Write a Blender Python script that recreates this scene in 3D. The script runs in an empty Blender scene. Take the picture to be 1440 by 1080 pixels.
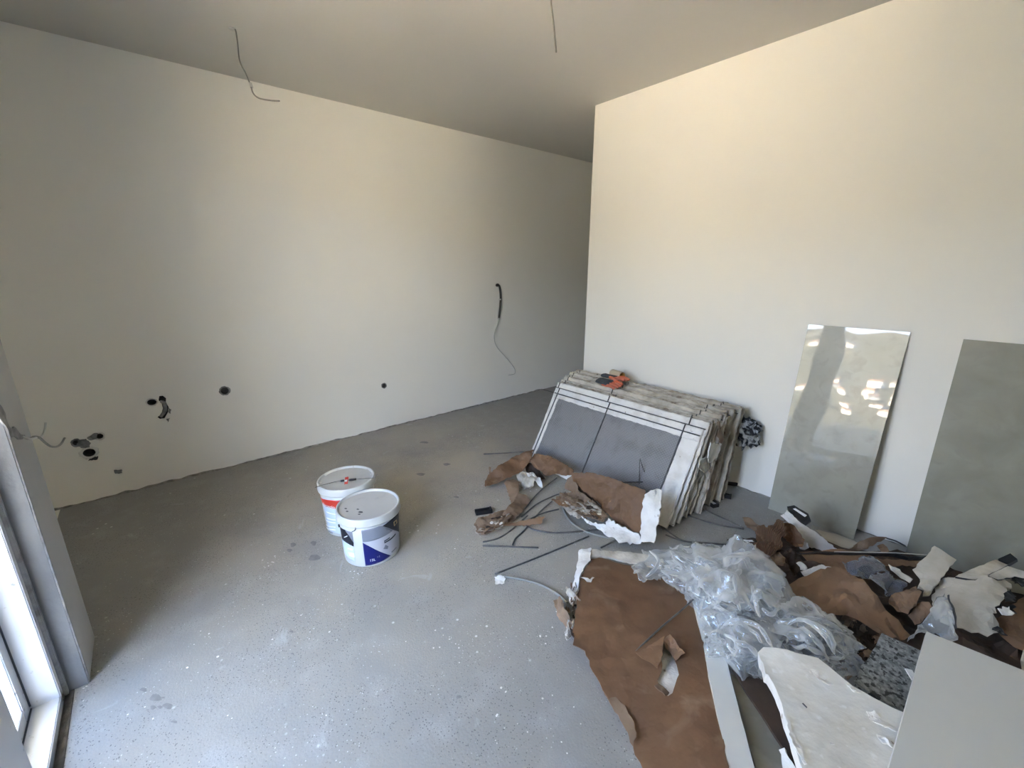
import bpy, bmesh, math, random
import numpy as np
from mathutils import Vector, Matrix, noise
from mathutils.geometry import delaunay_2d_cdt

# ------------------------------------------------------------------ camera
CAM_H = 1.42; FOC = 600.0; PITCH = math.atan(163 / FOC); YAW = math.radians(49.6)
sc = bpy.context.scene
cam_d = bpy.data.cameras.new('camera'); cam = bpy.data.objects.new('camera', cam_d)
sc.collection.objects.link(cam); sc.camera = cam
cam_d.sensor_width = 36; cam_d.lens = 36 * FOC / 1440; cam_d.clip_start = 0.02; cam_d.clip_end = 3000
cam.location = (0, 0, CAM_H); cam.rotation_euler = (math.pi / 2 - PITCH, 0, YAW)

# ------------------------------------------------------------------ sky, sun, exposure
SKY = 26.0; SUN = 355.0; GLOW = .12; EXPOSURE = 0.0
world = bpy.data.worlds.new('sky'); sc.world = world; world.use_nodes = True
nt = world.node_tree; nt.nodes.clear()
wo = nt.nodes.new('ShaderNodeOutputWorld'); bg = nt.nodes.new('ShaderNodeBackground')
tc = nt.nodes.new('ShaderNodeTexCoord'); sx = nt.nodes.new('ShaderNodeSeparateXYZ'); cr = nt.nodes.new('ShaderNodeValToRGB')
nt.links.new(tc.outputs['Generated'], sx.inputs[0]); nt.links.new(sx.outputs['Z'], cr.inputs[0])
nt.links.new(cr.outputs[0], bg.inputs[0]); nt.links.new(bg.outputs[0], wo.inputs[0])
e = cr.color_ramp.elements
e[0].position = 0.0; e[0].color = (.86, .92, 1.0, 1)
e[1].position = 1.0; e[1].color = (.20, .38, .80, 1)
m = e.new(.18); m.color = (.74, .85, 1.0, 1)
m = e.new(.42); m.color = (.38, .58, 1.0, 1)
bg.inputs[1].default_value = SKY
# warm lobe added to the sky opposite the sun, lighting the left wall
dp = nt.nodes.new('ShaderNodeVectorMath'); dp.operation = 'DOT_PRODUCT'; dp.inputs[1].default_value = Vector((.90, -.32, .14)).normalized()
nt.links.new(tc.outputs['Generated'], dp.inputs[0])
mx = nt.nodes.new('ShaderNodeMath'); mx.operation = 'MAXIMUM'; mx.inputs[1].default_value = 0; nt.links.new(dp.outputs['Value'], mx.inputs[0])
pw = nt.nodes.new('ShaderNodeMath'); pw.operation = 'POWER'; pw.inputs[1].default_value = 8; nt.links.new(mx.outputs[0], pw.inputs[0])
gs = nt.nodes.new('ShaderNodeMath'); gs.operation = 'MULTIPLY'; gs.inputs[1].default_value = GLOW * SKY; nt.links.new(pw.outputs[0], gs.inputs[0])
bg2 = nt.nodes.new('ShaderNodeBackground'); bg2.inputs[0].default_value = (1, .95, .86, 1); nt.links.new(gs.outputs[0], bg2.inputs[1])
ad = nt.nodes.new('ShaderNodeAddShader'); nt.links.new(bg.outputs[0], ad.inputs[0]); nt.links.new(bg2.outputs[0], ad.inputs[1]); nt.links.new(ad.outputs[0], wo.inputs[0])
sun_d = bpy.data.lights.new('sun', 'SUN'); sun = bpy.data.objects.new('sun', sun_d); sc.collection.objects.link(sun)
sun_d.energy = SUN; sun_d.angle = .01; sun_d.color = (1, .86, .63)
sun.rotation_euler = Vector((-.62, .46, .60)).to_track_quat('Z', 'Y').to_euler()      # shines from behind the building onto the hillside
por_d = bpy.data.lights.new('window_portal', 'AREA'); por = bpy.data.objects.new('window_portal', por_d); sc.collection.objects.link(por)
por_d.shape = 'RECTANGLE'; por_d.size = 1.38; por_d.size_y = 2.28; por_d.cycles.is_portal = True
por.location = (-1.187, -.60, 1.15); por.rotation_euler = (math.radians(90), 0, 0)
sc.view_settings.view_transform = 'Standard'; sc.view_settings.look = 'None'
sc.view_settings.gamma = 1; sc.view_settings.use_curve_mapping = False
sc.view_settings.exposure = EXPOSURE
sc.cycles.use_denoising = True
sc.cycles.max_bounces = 14; sc.cycles.diffuse_bounces = 8; sc.cycles.transparent_max_bounces = 24
sc.cycles.sample_clamp_indirect = 0

# ------------------------------------------------------------------ helpers
rnd = random.Random(7)
_c, _s = math.cos(PITCH), math.sin(PITCH)
_F = (-math.sin(YAW), math.cos(YAW)); _R = (math.cos(YAW), math.sin(YAW))
def ray(px, py):
    x = (px - 720) / FOC; y = -(py - 540) / FOC
    fw = _c + y * _s
    return Vector((_F[0] * fw + _R[0] * x, _F[1] * fw + _R[1] * x, -_s + y * _c))
def PZ(px, py, z=0.0):
    d = ray(px, py); t = (z - CAM_H) / d.z; return Vector((d.x * t, d.y * t, z))
def PX(px, py, x):
    d = ray(px, py); t = x / d.x; return Vector((x, d.y * t, CAM_H + d.z * t))
def PY(px, py, y):
    d = ray(px, py); t = y / d.y; return Vector((d.x * t, y, CAM_H + d.z * t))

def srgb(r, g, b):
    f = lambda v: (v / 255 / 12.92) if v / 255 <= .04045 else ((v / 255 + .055) / 1.055) ** 2.4
    return (f(r), f(g), f(b))

def mat(name, col, rough=.6, col2=None, scale=5, lo=.35, hi=.65, detail=6, bump=0, bscale=60, metal=0, spec=.5, coat=0,
        third=None, tscale=30, tlo=.6, thi=.7, dist=0.0, coatrough=.03):
    m = bpy.data.materials.new(name); m.use_nodes = True
    n = m.node_tree.nodes; l = m.node_tree.links; p = n['Principled BSDF']
    p.inputs['Roughness'].default_value = rough; p.inputs['Metallic'].default_value = metal
    p.inputs['Specular IOR Level'].default_value = spec; p.inputs['Coat Weight'].default_value = coat
    p.inputs['Coat Roughness'].default_value = coatrough
    p.inputs['Base Color'].default_value = (*col, 1)
    tc = n.new('ShaderNodeTexCoord')
    last = None
    def layer(a_sock, a_col, b_col, sc_, lo_, hi_, det):
        t = n.new('ShaderNodeTexNoise'); t.inputs['Scale'].default_value = sc_; t.inputs['Detail'].default_value = det
        t.inputs['Distortion'].default_value = dist
        l.new(tc.outputs['Object'], t.inputs['Vector'])
        r = n.new('ShaderNodeMapRange'); r.inputs[1].default_value = lo_; r.inputs[2].default_value = hi_
        l.new(t.outputs[0], r.inputs[0])
        x = n.new('ShaderNodeMix'); x.data_type = 'RGBA'
        x.inputs[6].default_value = (*a_col, 1); x.inputs[7].default_value = (*b_col, 1)
        if a_sock: l.new(a_sock, x.inputs[6])
        l.new(r.outputs[0], x.inputs[0]); return x.outputs[2]
    if col2: last = layer(None, col, col2, scale, lo, hi, detail)
    if third: last = layer(last, col, third, tscale, tlo, thi, 4)
    if last: l.new(last, p.inputs['Base Color'])
    if bump:
        t = n.new('ShaderNodeTexNoise'); t.inputs['Scale'].default_value = bscale; t.inputs['Detail'].default_value = 5
        l.new(tc.outputs['Object'], t.inputs['Vector'])
        b = n.new('ShaderNodeBump'); b.inputs['Strength'].default_value = min(1, bump); b.inputs['Distance'].default_value = .004
        l.new(t.outputs[0], b.inputs['Height']); l.new(b.outputs[0], p.inputs['Normal'])
    return m

M = {}
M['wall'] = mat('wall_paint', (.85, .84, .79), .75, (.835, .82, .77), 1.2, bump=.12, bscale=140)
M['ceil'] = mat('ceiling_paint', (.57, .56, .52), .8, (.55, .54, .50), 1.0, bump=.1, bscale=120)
M['plaster'] = mat('white_plaster', (.72, .71, .68), .85, (.52, .49, .44), 9, .48, .75, bump=.7, bscale=70, third=(.27, .22, .17), tscale=38, tlo=.66, thi=.74)
M['plaster_old'] = mat('aged_plaster', (.48, .445, .38), .9, (.24, .195, .145), 12, .42, .66, bump=.8, bscale=70, third=(.12, .09, .07), tscale=26, tlo=.62, thi=.74)
M['plaster_edge'] = mat('cream_plaster_edge', (.56, .53, .46), .9, (.30, .265, .21), 9, .42, .68, bump=.8, bscale=60)
M['dark_hole'] = mat('rough_dark_brick', (.035, .033, .03), .95, (.09, .085, .08), 30, bump=.8)
M['grey_cement'] = mat('grey_cement', (.17, .17, .165), .95, (.32, .32, .31), 25, bump=.8)
M['paper'] = mat('brown_paper', (.165, .088, .042), .7, (.125, .064, .030), 5, .35, .7, bump=.25, bscale=45, third=(.215, .135, .080), tscale=7, tlo=.60, thi=.74, dist=.6)
M['paper_light'] = mat('pale_brown_paper', (.25, .175, .115), .8, (.17, .108, .065), 8, bump=.3, bscale=40)
M['paper_dark'] = mat('dark_brown_paper', (.065, .038, .023), .8, (.04, .025, .016), 8, bump=.4, bscale=40)
M['cardboard'] = mat('cardboard', (.215, .13, .072), .8, (.175, .10, .055), 4, bump=.15, bscale=80)
M['cream'] = mat('cream_facing_paper', (.46, .43, .365), .85, (.31, .28, .225), 8, .45, .75, bump=.4, bscale=35)
M['steel'] = mat('grey_steel', (.10, .10, .10), .5, (.17, .165, .155), 30, metal=.6)
M['corr'] = mat('corrugated_brown', (.165, .088, .042), .75, (.10, .052, .026), 6)
def _ribs(m):
    n = m.node_tree.nodes; l = m.node_tree.links; w = n.new('ShaderNodeTexWave'); w.inputs['Scale'].default_value = 45; w.inputs['Distortion'].default_value = .5
    tc = n.new('ShaderNodeTexCoord'); l.new(tc.outputs['Object'], w.inputs['Vector']); b = n.new('ShaderNodeBump'); b.inputs['Strength'].default_value = 1; b.inputs['Distance'].default_value = .004
    l.new(w.outputs[0], b.inputs['Height']); l.new(b.outputs[0], n['Principled BSDF'].inputs['Normal'])
_ribs(M['corr'])
M['black'] = mat('black_plastic', (.012, .012, .013), .45)
M['pvc'] = mat('white_pvc', (.58, .60, .62), .3, (.48, .50, .52), 4, .55, .85, third=(.30, .30, .29), tscale=38, tlo=.66, thi=.72)
M['gasket'] = mat('grey_gasket', (.07, .075, .085), .6)
M['dusty_profile'] = mat('dusty_grey_profile', (.36, .37, .38), .7, (.20, .20, .20), 25, .45, .7, bump=.5)
M['bucket'] = mat('white_bucket_plastic', (.51, .53, .52), .35, (.48, .50, .49), 4)
M['lid'] = mat('dusty_lid_plastic', (.47, .475, .465), .5, (.43, .43, .42), 5, third=(.40, .41, .41), tscale=16, tlo=.62, thi=.75)
M['red'] = mat('red_print', (.50, .035, .022), .35)
M['blue'] = mat('blue_print', (.004, .008, .115), .35)
M['navy'] = mat('black_print', (.012, .013, .02), .35)
M['grey_pr'] = mat('grey_print', (.17, .19, .23), .35, (.22, .24, .29), 5)
M['lilac_pr'] = mat('pale_grey_print', (.44, .46, .53), .35)
M['sky_pr'] = mat('pale_blue_print', (.50, .60, .74), .35)
M['white_pr'] = mat('white_print', (.82, .84, .86), .35)
M['gold_pr'] = mat('gold_print', (.45, .33, .16), .35)
M['stone'] = mat('granite', (.13, .145, .145), .45, (.27, .29, .29), 85, .42, .62, bump=.15, third=(.02, .022, .022), tscale=60, tlo=.54, thi=.60)
M['foam'] = mat('white_rough_board', (.72, .715, .68), .8, (.60, .585, .53), 7, .42, .7, bump=.8, bscale=32, third=(.80, .80, .78), tscale=26, tlo=.6, thi=.68)
M['board'] = mat('smooth_grey_white_board', (.60, .61, .58), .5, (.57, .58, .56), 3)
M['dusty_board'] = mat('dusty_green_grey_board', (.24, .235, .19), .8, (.40, .39, .33), 9, .5, .8, bump=.2)
M['glove_grey'] = mat('grey_knit', (.045, .052, .058), .9, (.07, .08, .085), 60, bump=.6, bscale=300)
M['glove_orange'] = mat('orange_rubber', (.58, .10, .025), .5, (.50, .17, .11), 25)
M['core'] = mat('tan_cardboard_core', (.55, .47, .35), .8, (.48, .40, .29), 20)
M['core_in'] = mat('amber_core_inside', (.42, .24, .06), .7)
M['tile'] = mat('beige_slab', (.275, .27, .22), .35, (.32, .315, .265), 4.5, .3, .75, detail=9, dist=.7, bump=.12, bscale=22, coat=1.0, coatrough=.012, third=(.25, .245, .205), tscale=16, tlo=.5, thi=.7)
M['tile_matt'] = mat('beige_slab_matt', (.225, .22, .172), .4, (.31, .305, .25), 6, .3, .75, detail=9, dist=.7, bump=.3, bscale=22, coat=.25, coatrough=.12, third=(.25, .245, .205), tscale=16, tlo=.5, thi=.7)
M['tile_edge'] = mat('slab_edge', (.20, .20, .18), .5)
M['white_wire'] = mat('white_cable', (.55, .55, .52), .5)
M['grey_wire'] = mat('grey_cable', (.22, .22, .20), .5)
M['conduit'] = mat('dark_conduit', (.035, .033, .028), .6)
M['mesh_back'] = mat('dusty_grey_backing', (.17, .17, .172), .9, (.215, .21, .205), 7, .4, .7, third=(.10, .095, .088), tscale=7, tlo=.50, thi=.64)
M['mesh_wire'] = mat('grey_mesh_wire', (.31, .31, .31), .6)
M['balcony'] = mat('balcony_tile', (.20, .21, .22), .7, (.15, .16, .17), 8)
M['render'] = mat('facade_render', (.60, .59, .56), .85)
M['hill'] = mat('hillside', (.022, .024, .012), .95, (.045, .041, .025), .05, .4, .65, detail=10)
def _bounce_band(m):      # scrub above; unseen lower slope given a pale band to bounce light indoors
    n = m.node_tree.nodes; l = m.node_tree.links; p = n['Principled BSDF']; src = p.inputs['Base Color'].links[0].from_socket
    tc = n.new('ShaderNodeTexCoord'); sp = n.new('ShaderNodeSeparateXYZ'); l.new(tc.outputs['Object'], sp.inputs[0]); r = n.new('ShaderNodeMapRange')
    r.inputs[1].default_value = -17; r.inputs[2].default_value = -13; l.new(sp.outputs['Z'], r.inputs[0]); x = n.new('ShaderNodeMix'); x.data_type = 'RGBA'
    y = n.new('ShaderNodeMix'); y.data_type = 'RGBA'; y.inputs[6].default_value = (.12, .11, .08, 1); y.inputs[7].default_value = (.42, .365, .285, 1)
    ab = n.new('ShaderNodeMath'); ab.operation = 'ADD'; ab.inputs[1].default_value = -12; l.new(sp.outputs['X'], ab.inputs[0]); a2 = n.new('ShaderNodeMath'); a2.operation = 'ABSOLUTE'; l.new(ab.outputs[0], a2.inputs[0])
    q = n.new('ShaderNodeMapRange'); q.inputs[1].default_value = 36; q.inputs[2].default_value = 14; l.new(a2.outputs[0], q.inputs[0]); l.new(q.outputs[0], y.inputs[0])
    l.new(y.outputs[2], x.inputs[6]); l.new(src, x.inputs[7]); l.new(r.outputs[0], x.inputs[0]); l.new(x.outputs[2], p.inputs['Base Color'])
_bounce_band(M['hill'])
M['house'] = mat('house_wall', (.60, .58, .53), .8)
M['roof'] = mat('clay_roof', (.20, .12, .08), .8)

# floor: speckled screed
def floor_mat():
    m = bpy.data.materials.new('screed'); m.use_nodes = True
    n = m.node_tree.nodes; l = m.node_tree.links; p = n['Principled BSDF']
    p.inputs['Roughness'].default_value = .55; p.inputs['Specular IOR Level'].default_value = .35
    tc = n.new('ShaderNodeTexCoord')
    def noise_(s, d, lo, hi, dist=0):
        t = n.new('ShaderNodeTexNoise'); t.inputs['Scale'].default_value = s; t.inputs['Detail'].default_value = d
        t.inputs['Distortion'].default_value = dist
        l.new(tc.outputs['Object'], t.inputs['Vector']); r = n.new('ShaderNodeMapRange')
        r.inputs[1].default_value = lo; r.inputs[2].default_value = hi; l.new(t.outputs[0], r.inputs[0]); return r.outputs[0]
    def mix(fac, a, b):
        x = n.new('ShaderNodeMix'); x.data_type = 'RGBA'; l.new(fac, x.inputs[0])
        for i, v in ((6, a), (7, b)):
            if isinstance(v, tuple): x.inputs[i].default_value = (*v, 1)
            else: l.new(v, x.inputs[i])
        return x.outputs[2]
    def vor(s, lo, hi, dens, dlo=.5, dhi=.6):
        v = n.new('ShaderNodeTexVoronoi'); v.inputs['Scale'].default_value = s; l.new(tc.outputs['Object'], v.inputs['Vector'])
        r = n.new('ShaderNodeMapRange'); r.inputs[1].default_value = lo; r.inputs[2].default_value = hi
        r.inputs[3].default_value = 1; r.inputs[4].default_value = 0
        l.new(v.outputs['Distance'], r.inputs[0])
        q = noise_(dens, 2, dlo, dhi); mm = n.new('ShaderNodeMath'); mm.operation = 'MULTIPLY'
        l.new(r.outputs[0], mm.inputs[0]); l.new(q, mm.inputs[1]); return mm.outputs[0]
    c = mix(noise_(1.1, 5, .35, .7), (.30, .295, .275), (.255, .248, .228))
    c = mix(noise_(9, 8, .5, .75), c, (.345, .345, .338))
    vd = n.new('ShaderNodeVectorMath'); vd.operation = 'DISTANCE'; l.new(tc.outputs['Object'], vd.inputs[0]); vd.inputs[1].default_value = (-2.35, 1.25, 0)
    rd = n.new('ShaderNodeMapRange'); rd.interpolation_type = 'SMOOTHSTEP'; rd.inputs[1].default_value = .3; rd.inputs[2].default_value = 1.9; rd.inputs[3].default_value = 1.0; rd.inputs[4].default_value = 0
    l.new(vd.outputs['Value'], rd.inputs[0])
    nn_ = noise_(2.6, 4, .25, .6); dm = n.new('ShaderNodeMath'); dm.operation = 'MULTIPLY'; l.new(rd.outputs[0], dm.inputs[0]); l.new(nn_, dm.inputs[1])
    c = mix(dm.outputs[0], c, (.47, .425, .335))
    c = mix(noise_(260, 2, .35, .75), c, (.255, .26, .255))
    c = mix(vor(110, .12, .26, 3, .40, .55), c, (.10, .10, .10))       # dark grains
    c = mix(vor(60, .07, .16, 4, .45, .58), c, (.55, .56, .55))          # light grains
    c = mix(vor(17, .05, .12, 2.2, .52, .62), c, (.66, .67, .66))       # splashes of plaster
    c = mix(noise_(5.5, 9, .68, .78, 1.2), c, (.43, .435, .43))
    l.new(c, p.inputs['Base Color'])
    t = n.new('ShaderNodeTexNoise'); t.inputs['Scale'].default_value = 120; t.inputs['Detail'].default_value = 6
    l.new(tc.outputs['Object'], t.inputs['Vector'])
    b = n.new('ShaderNodeBump'); b.inputs['Strength'].default_value = .3; b.inputs['Distance'].default_value = .003
    l.new(t.outputs[0], b.inputs['Height']); l.new(b.outputs[0], p.inputs['Normal'])
    return m
M['floor'] = floor_mat()

def front_fresnel(n, l, ior):
    fr = n.new('ShaderNodeFresnel'); fr.inputs[0].default_value = ior
    ge = n.new('ShaderNodeNewGeometry'); iv = n.new('ShaderNodeMath'); iv.operation = 'SUBTRACT'; iv.inputs[0].default_value = 1
    l.new(ge.outputs['Backfacing'], iv.inputs[1]); mu = n.new('ShaderNodeMath'); mu.operation = 'MULTIPLY'
    l.new(fr.outputs[0], mu.inputs[0]); l.new(iv.outputs[0], mu.inputs[1]); return mu
def film_mat(name, white=(.83, .835, .82), base=.16, edge=.85, rough=.12):
    m = bpy.data.materials.new(name); m.use_nodes = True
    n = m.node_tree.nodes; l = m.node_tree.links; n.remove(n['Principled BSDF']); out = n['Material Output']
    tr = n.new('ShaderNodeBsdfTransparent'); tr.inputs[0].default_value = (.95, .96, .97, 1)
    df = n.new('ShaderNodeBsdfDiffuse'); df.inputs[0].default_value = (*white, 1)
    tl = n.new('ShaderNodeBsdfTranslucent'); tl.inputs[0].default_value = (*white, 1)
    gl = n.new('ShaderNodeBsdfGlossy'); gl.inputs['Roughness'].default_value = rough
    m1 = n.new('ShaderNodeMixShader'); m1.inputs[0].default_value = .45; l.new(df.outputs[0], m1.inputs[1]); l.new(tl.outputs[0], m1.inputs[2])
    lw = n.new('ShaderNodeLayerWeight'); lw.inputs[0].default_value = .42
    r = n.new('ShaderNodeMapRange'); r.inputs[1].default_value = 0; r.inputs[2].default_value = 1
    r.inputs[3].default_value = base; r.inputs[4].default_value = edge; l.new(lw.outputs['Facing'], r.inputs[0])
    m2 = n.new('ShaderNodeMixShader'); l.new(r.outputs[0], m2.inputs[0]); l.new(tr.outputs[0], m2.inputs[1]); l.new(m1.outputs[0], m2.inputs[2])
    fr = front_fresnel(n, l, 1.6)
    m3 = n.new('ShaderNodeMixShader'); l.new(fr.outputs[0], m3.inputs[0]); l.new(m2.outputs[0], m3.inputs[1]); l.new(gl.outputs[0], m3.inputs[2])
    l.new(m3.outputs[0], out.inputs[0]); return m
M['film'] = film_mat('clear_film', base=.15, edge=.80, rough=.16)
M['film_dark'] = film_mat('grey_film', (.30, .33, .38), .35, .8)

def glass_mat():
    m = bpy.data.materials.new('dusty_glass'); m.use_nodes = True
    n = m.node_tree.nodes; l = m.node_tree.links; n.remove(n['Principled BSDF']); out = n['Material Output']
    tr = n.new('ShaderNodeBsdfTransparent'); gl = n.new('ShaderNodeBsdfGlossy'); gl.inputs['Roughness'].default_value = .01
    df = n.new('ShaderNodeBsdfTranslucent'); df.inputs[0].default_value = (.8, .82, .85, 1)
    t = n.new('ShaderNodeTexNoise'); t.inputs['Scale'].default_value = 9; t.inputs['Detail'].default_value = 7
    tc = n.new('ShaderNodeTexCoord'); l.new(tc.outputs['Object'], t.inputs['Vector'])
    r = n.new('ShaderNodeMapRange'); r.inputs[1].default_value = .42; r.inputs[2].default_value = .75; r.inputs[3].default_value = .01; r.inputs[4].default_value = .09
    l.new(t.outputs[0], r.inputs[0])
    m1 = n.new('ShaderNodeMixShader'); l.new(r.outputs[0], m1.inputs[0]); l.new(tr.outputs[0], m1.inputs[1]); l.new(df.outputs[0], m1.inputs[2])
    fr = front_fresnel(n, l, 1.45)
    m2 = n.new('ShaderNodeMixShader'); l.new(fr.outputs[0], m2.inputs[0]); l.new(m1.outputs[0], m2.inputs[1]); l.new(gl.outputs[0], m2.inputs[2])
    l.new(m2.outputs[0], out.inputs[0]); return m
M['glass'] = glass_mat()

def setp(o, label=None, cat=None, group=None, kind=None):
    if label: o['label'] = label
    if cat: o['category'] = cat
    if group: o['group'] = group
    if kind: o['kind'] = kind
    return o

def link(name, verts, faces, mats, parent=None, smooth=False, fm=None, origin='base'):
    """one mesh object; vertices come in world space (or in parent's local space when parent is given)"""
    me = bpy.data.meshes.new(name)
    vs = [Vector(v) for v in verts]
    if origin == 'base' and parent is None and vs:
        lo = Vector((min(v.x for v in vs), min(v.y for v in vs), min(v.z for v in vs)))
        hi = Vector((max(v.x for v in vs), max(v.y for v in vs), max(v.z for v in vs)))
        c = Vector(((lo.x + hi.x) / 2, (lo.y + hi.y) / 2, lo.z))
    elif origin == 'base' or origin is None: c = Vector((0, 0, 0))
    else: c = Vector(origin)
    me.from_pydata([v - c for v in vs], [], faces)
    if not isinstance(mats, (list, tuple)): mats = [mats]
    for m in mats: me.materials.append(m)
    if fm: me.polygons.foreach_set('material_index', fm)
    if smooth: me.polygons.foreach_set('use_smooth', [True] * len(me.polygons))
    me.update()
    o = bpy.data.objects.new(name, me); sc.collection.objects.link(o); o.location = c
    if parent:
        o.parent = parent
    return o

def fixn(o):
    bm = bmesh.new(); bm.from_mesh(o.data); bmesh.ops.recalc_face_normals(bm, faces=bm.faces); bm.to_mesh(o.data); bm.free(); return o

def empty(name, loc, rot=(0, 0, 0)):
    o = bpy.data.objects.new(name, None); sc.collection.objects.link(o); o.location = loc; o.rotation_euler = rot
    o.empty_display_size = .05; return o

def box_vf(x0, x1, y0, y1, z0, z1):
    v = [(x0, y0, z0), (x1, y0, z0), (x1, y1, z0), (x0, y1, z0), (x0, y0, z1), (x1, y0, z1), (x1, y1, z1), (x0, y1, z1)]
    f = [(0, 3, 2, 1), (4, 5, 6, 7), (0, 1, 5, 4), (1, 2, 6, 5), (2, 3, 7, 6), (3, 0, 4, 7)]
    return v, f
def bevel_box(name, dims, m, parent=None, bev=.003):
    v, f = box_vf(*dims); o = link(name, v, f, m, parent)
    bm = bmesh.new(); bm.from_mesh(o.data)
    bmesh.ops.bevel(bm, geom=bm.edges[:], offset=bev, segments=2, affect='EDGES'); bm.to_mesh(o.data); bm.free()
    return o
def merge(parts):
    V, Fc = [], []
    for v, f in parts:
        k = len(V); V += list(v); Fc += [tuple(i + k for i in q) for q in f]
    return V, Fc

def smooth_path(pts, n=6):
    pts = [Vector(p) for p in pts]
    if len(pts) < 3: return pts
    out = []
    for i in range(len(pts) - 1):
        p0 = pts[max(i - 1, 0)]; p1 = pts[i]; p2 = pts[i + 1]; p3 = pts[min(i + 2, len(pts) - 1)]
        for k in range(n):
            t = k / n
            out.append(.5 * ((2 * p1) + (p2 - p0) * t + (2 * p0 - 5 * p1 + 4 * p2 - p3) * t * t + (3 * p1 - p0 - 3 * p2 + p3) * t ** 3))
    out.append(pts[-1]); return out
def tube_vf(pts, r, sides=8, rr=None):
    pts = [Vector(p) for p in pts]; V, Fc = [], []
    up = Vector((0, 0, 1)); n = len(pts); prev = None
    for i, p in enumerate(pts):
        d = (pts[min(i + 1, n - 1)] - pts[max(i - 1, 0)]).normalized()
        if prev is None:
            a = d.cross(up)
            if a.length < .1: a = d.cross(Vector((1, 0, 0)))
            a.normalize()
        else:
            a = (prev - d * prev.dot(d)).normalized()
        prev = a; b = d.cross(a); q = rr[i] if rr else r
        for k in range(sides):
            t = 2 * math.pi * k / sides; V.append(p + (a * math.cos(t) + b * math.sin(t)) * q)
    for i in range(n - 1):
        for k in range(sides):
            Fc.append((i * sides + k, i * sides + (k + 1) % sides, (i + 1) * sides + (k + 1) % sides, (i + 1) * sides + k))
    Fc.append(tuple(reversed(range(sides)))); Fc.append(tuple(range((n - 1) * sides, n * sides)))
    return V, Fc
def tube(name, pts, r, m, parent=None, sides=8, sm=6, rr=None, smooth=True):
    v, f = tube_vf(smooth_path(pts, sm) if sm else pts, r, sides, rr)
    return fixn(link(name, v, f, m, parent, smooth))

def inside(p, poly):
    x, y = p; c = False; n = len(poly)
    for i in range(n):
        x1, y1 = poly[i]; x2, y2 = poly[i - 1]
        if (y1 > y) != (y2 > y) and x < (x2 - x1) * (y - y1) / (y2 - y1) + x1: c = not c
    return c

def tri_poly(poly, res, holes=(), jag=0, rg=rnd, jit=.35):
    """dense triangulation of a 2-D polygon: returns points, triangles, number of outline points"""
    def dens(pl):
        out = []
        for i in range(len(pl)):
            a = Vector(pl[i]); b = Vector(pl[(i + 1) % len(pl)]); k = max(1, int((b - a).length / res))
            nrm = Vector((-(b - a).y, (b - a).x)).normalized() if (b - a).length else Vector((0, 0))
            for j in range(k):
                p = a.lerp(b, j / k)
                if jag and j: p = p + nrm * rg.uniform(-jag, jag)
                out.append(tuple(p))
        return out
    P = dens(poly); ol = list(P); edges = [(i, (i + 1) % len(P)) for i in range(len(P))]
    H = []
    for h in holes:
        d = dens(h); k = len(P); P += d; edges += [(k + i, k + (i + 1) % len(d)) for i in range(len(d))]; H.append(d)
    xs = [p[0] for p in ol]; ys = [p[1] for p in ol]
    bnd = np.array(P)
    y = min(ys) + res * .5; row = 0; inner = []
    while y < max(ys):
        x = min(xs) + (res * .5 if row % 2 else 0)
        while x < max(xs):
            q = (x + rg.uniform(-jit, jit) * res, y + rg.uniform(-jit, jit) * res)
            if inside(q, ol) and not any(inside(q, h) for h in H):
                if ((bnd - np.array(q)) ** 2).sum(1).min() > (res * .5) ** 2: inner.append(q)
            x += res
        y += res * .87; row += 1
    A = [Vector(p) for p in P + inner]
    r = delaunay_2d_cdt(A, edges, [], 1, 1e-6)
    V, T = r[0], r[2]
    T = [t for t in T if not any(inside(((V[t[0]] + V[t[1]] + V[t[2]]) / 3)[:], h) for h in H)]
    return V, [tuple(t) for t in T]

def thicken(pts, tris, nrm, th):
    """give a triangulated sheet a thickness"""
    k = len(pts); acc = [Vector((0, 0, 0)) for _ in pts]
    for t in tris:
        fn = (pts[t[1]] - pts[t[0]]).cross(pts[t[2]] - pts[t[0]])
        for i in t: acc[i] += fn
    B = []
    for p, a in zip(pts, acc):
        B.append(p - (a.normalized() if a.length > 1e-12 else nrm) * th)
    cnt = {}
    for t in tris:
        for a, b in ((t[0], t[1]), (t[1], t[2]), (t[2], t[0])):
            cnt[(a, b)] = 1
    faces = list(tris) + [(t[0] + k, t[2] + k, t[1] + k) for t in tris]
    for (a, b) in cnt:
        if (b, a) not in cnt: faces.append((b, a, a + k, b + k))
    return pts + B, faces

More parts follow.
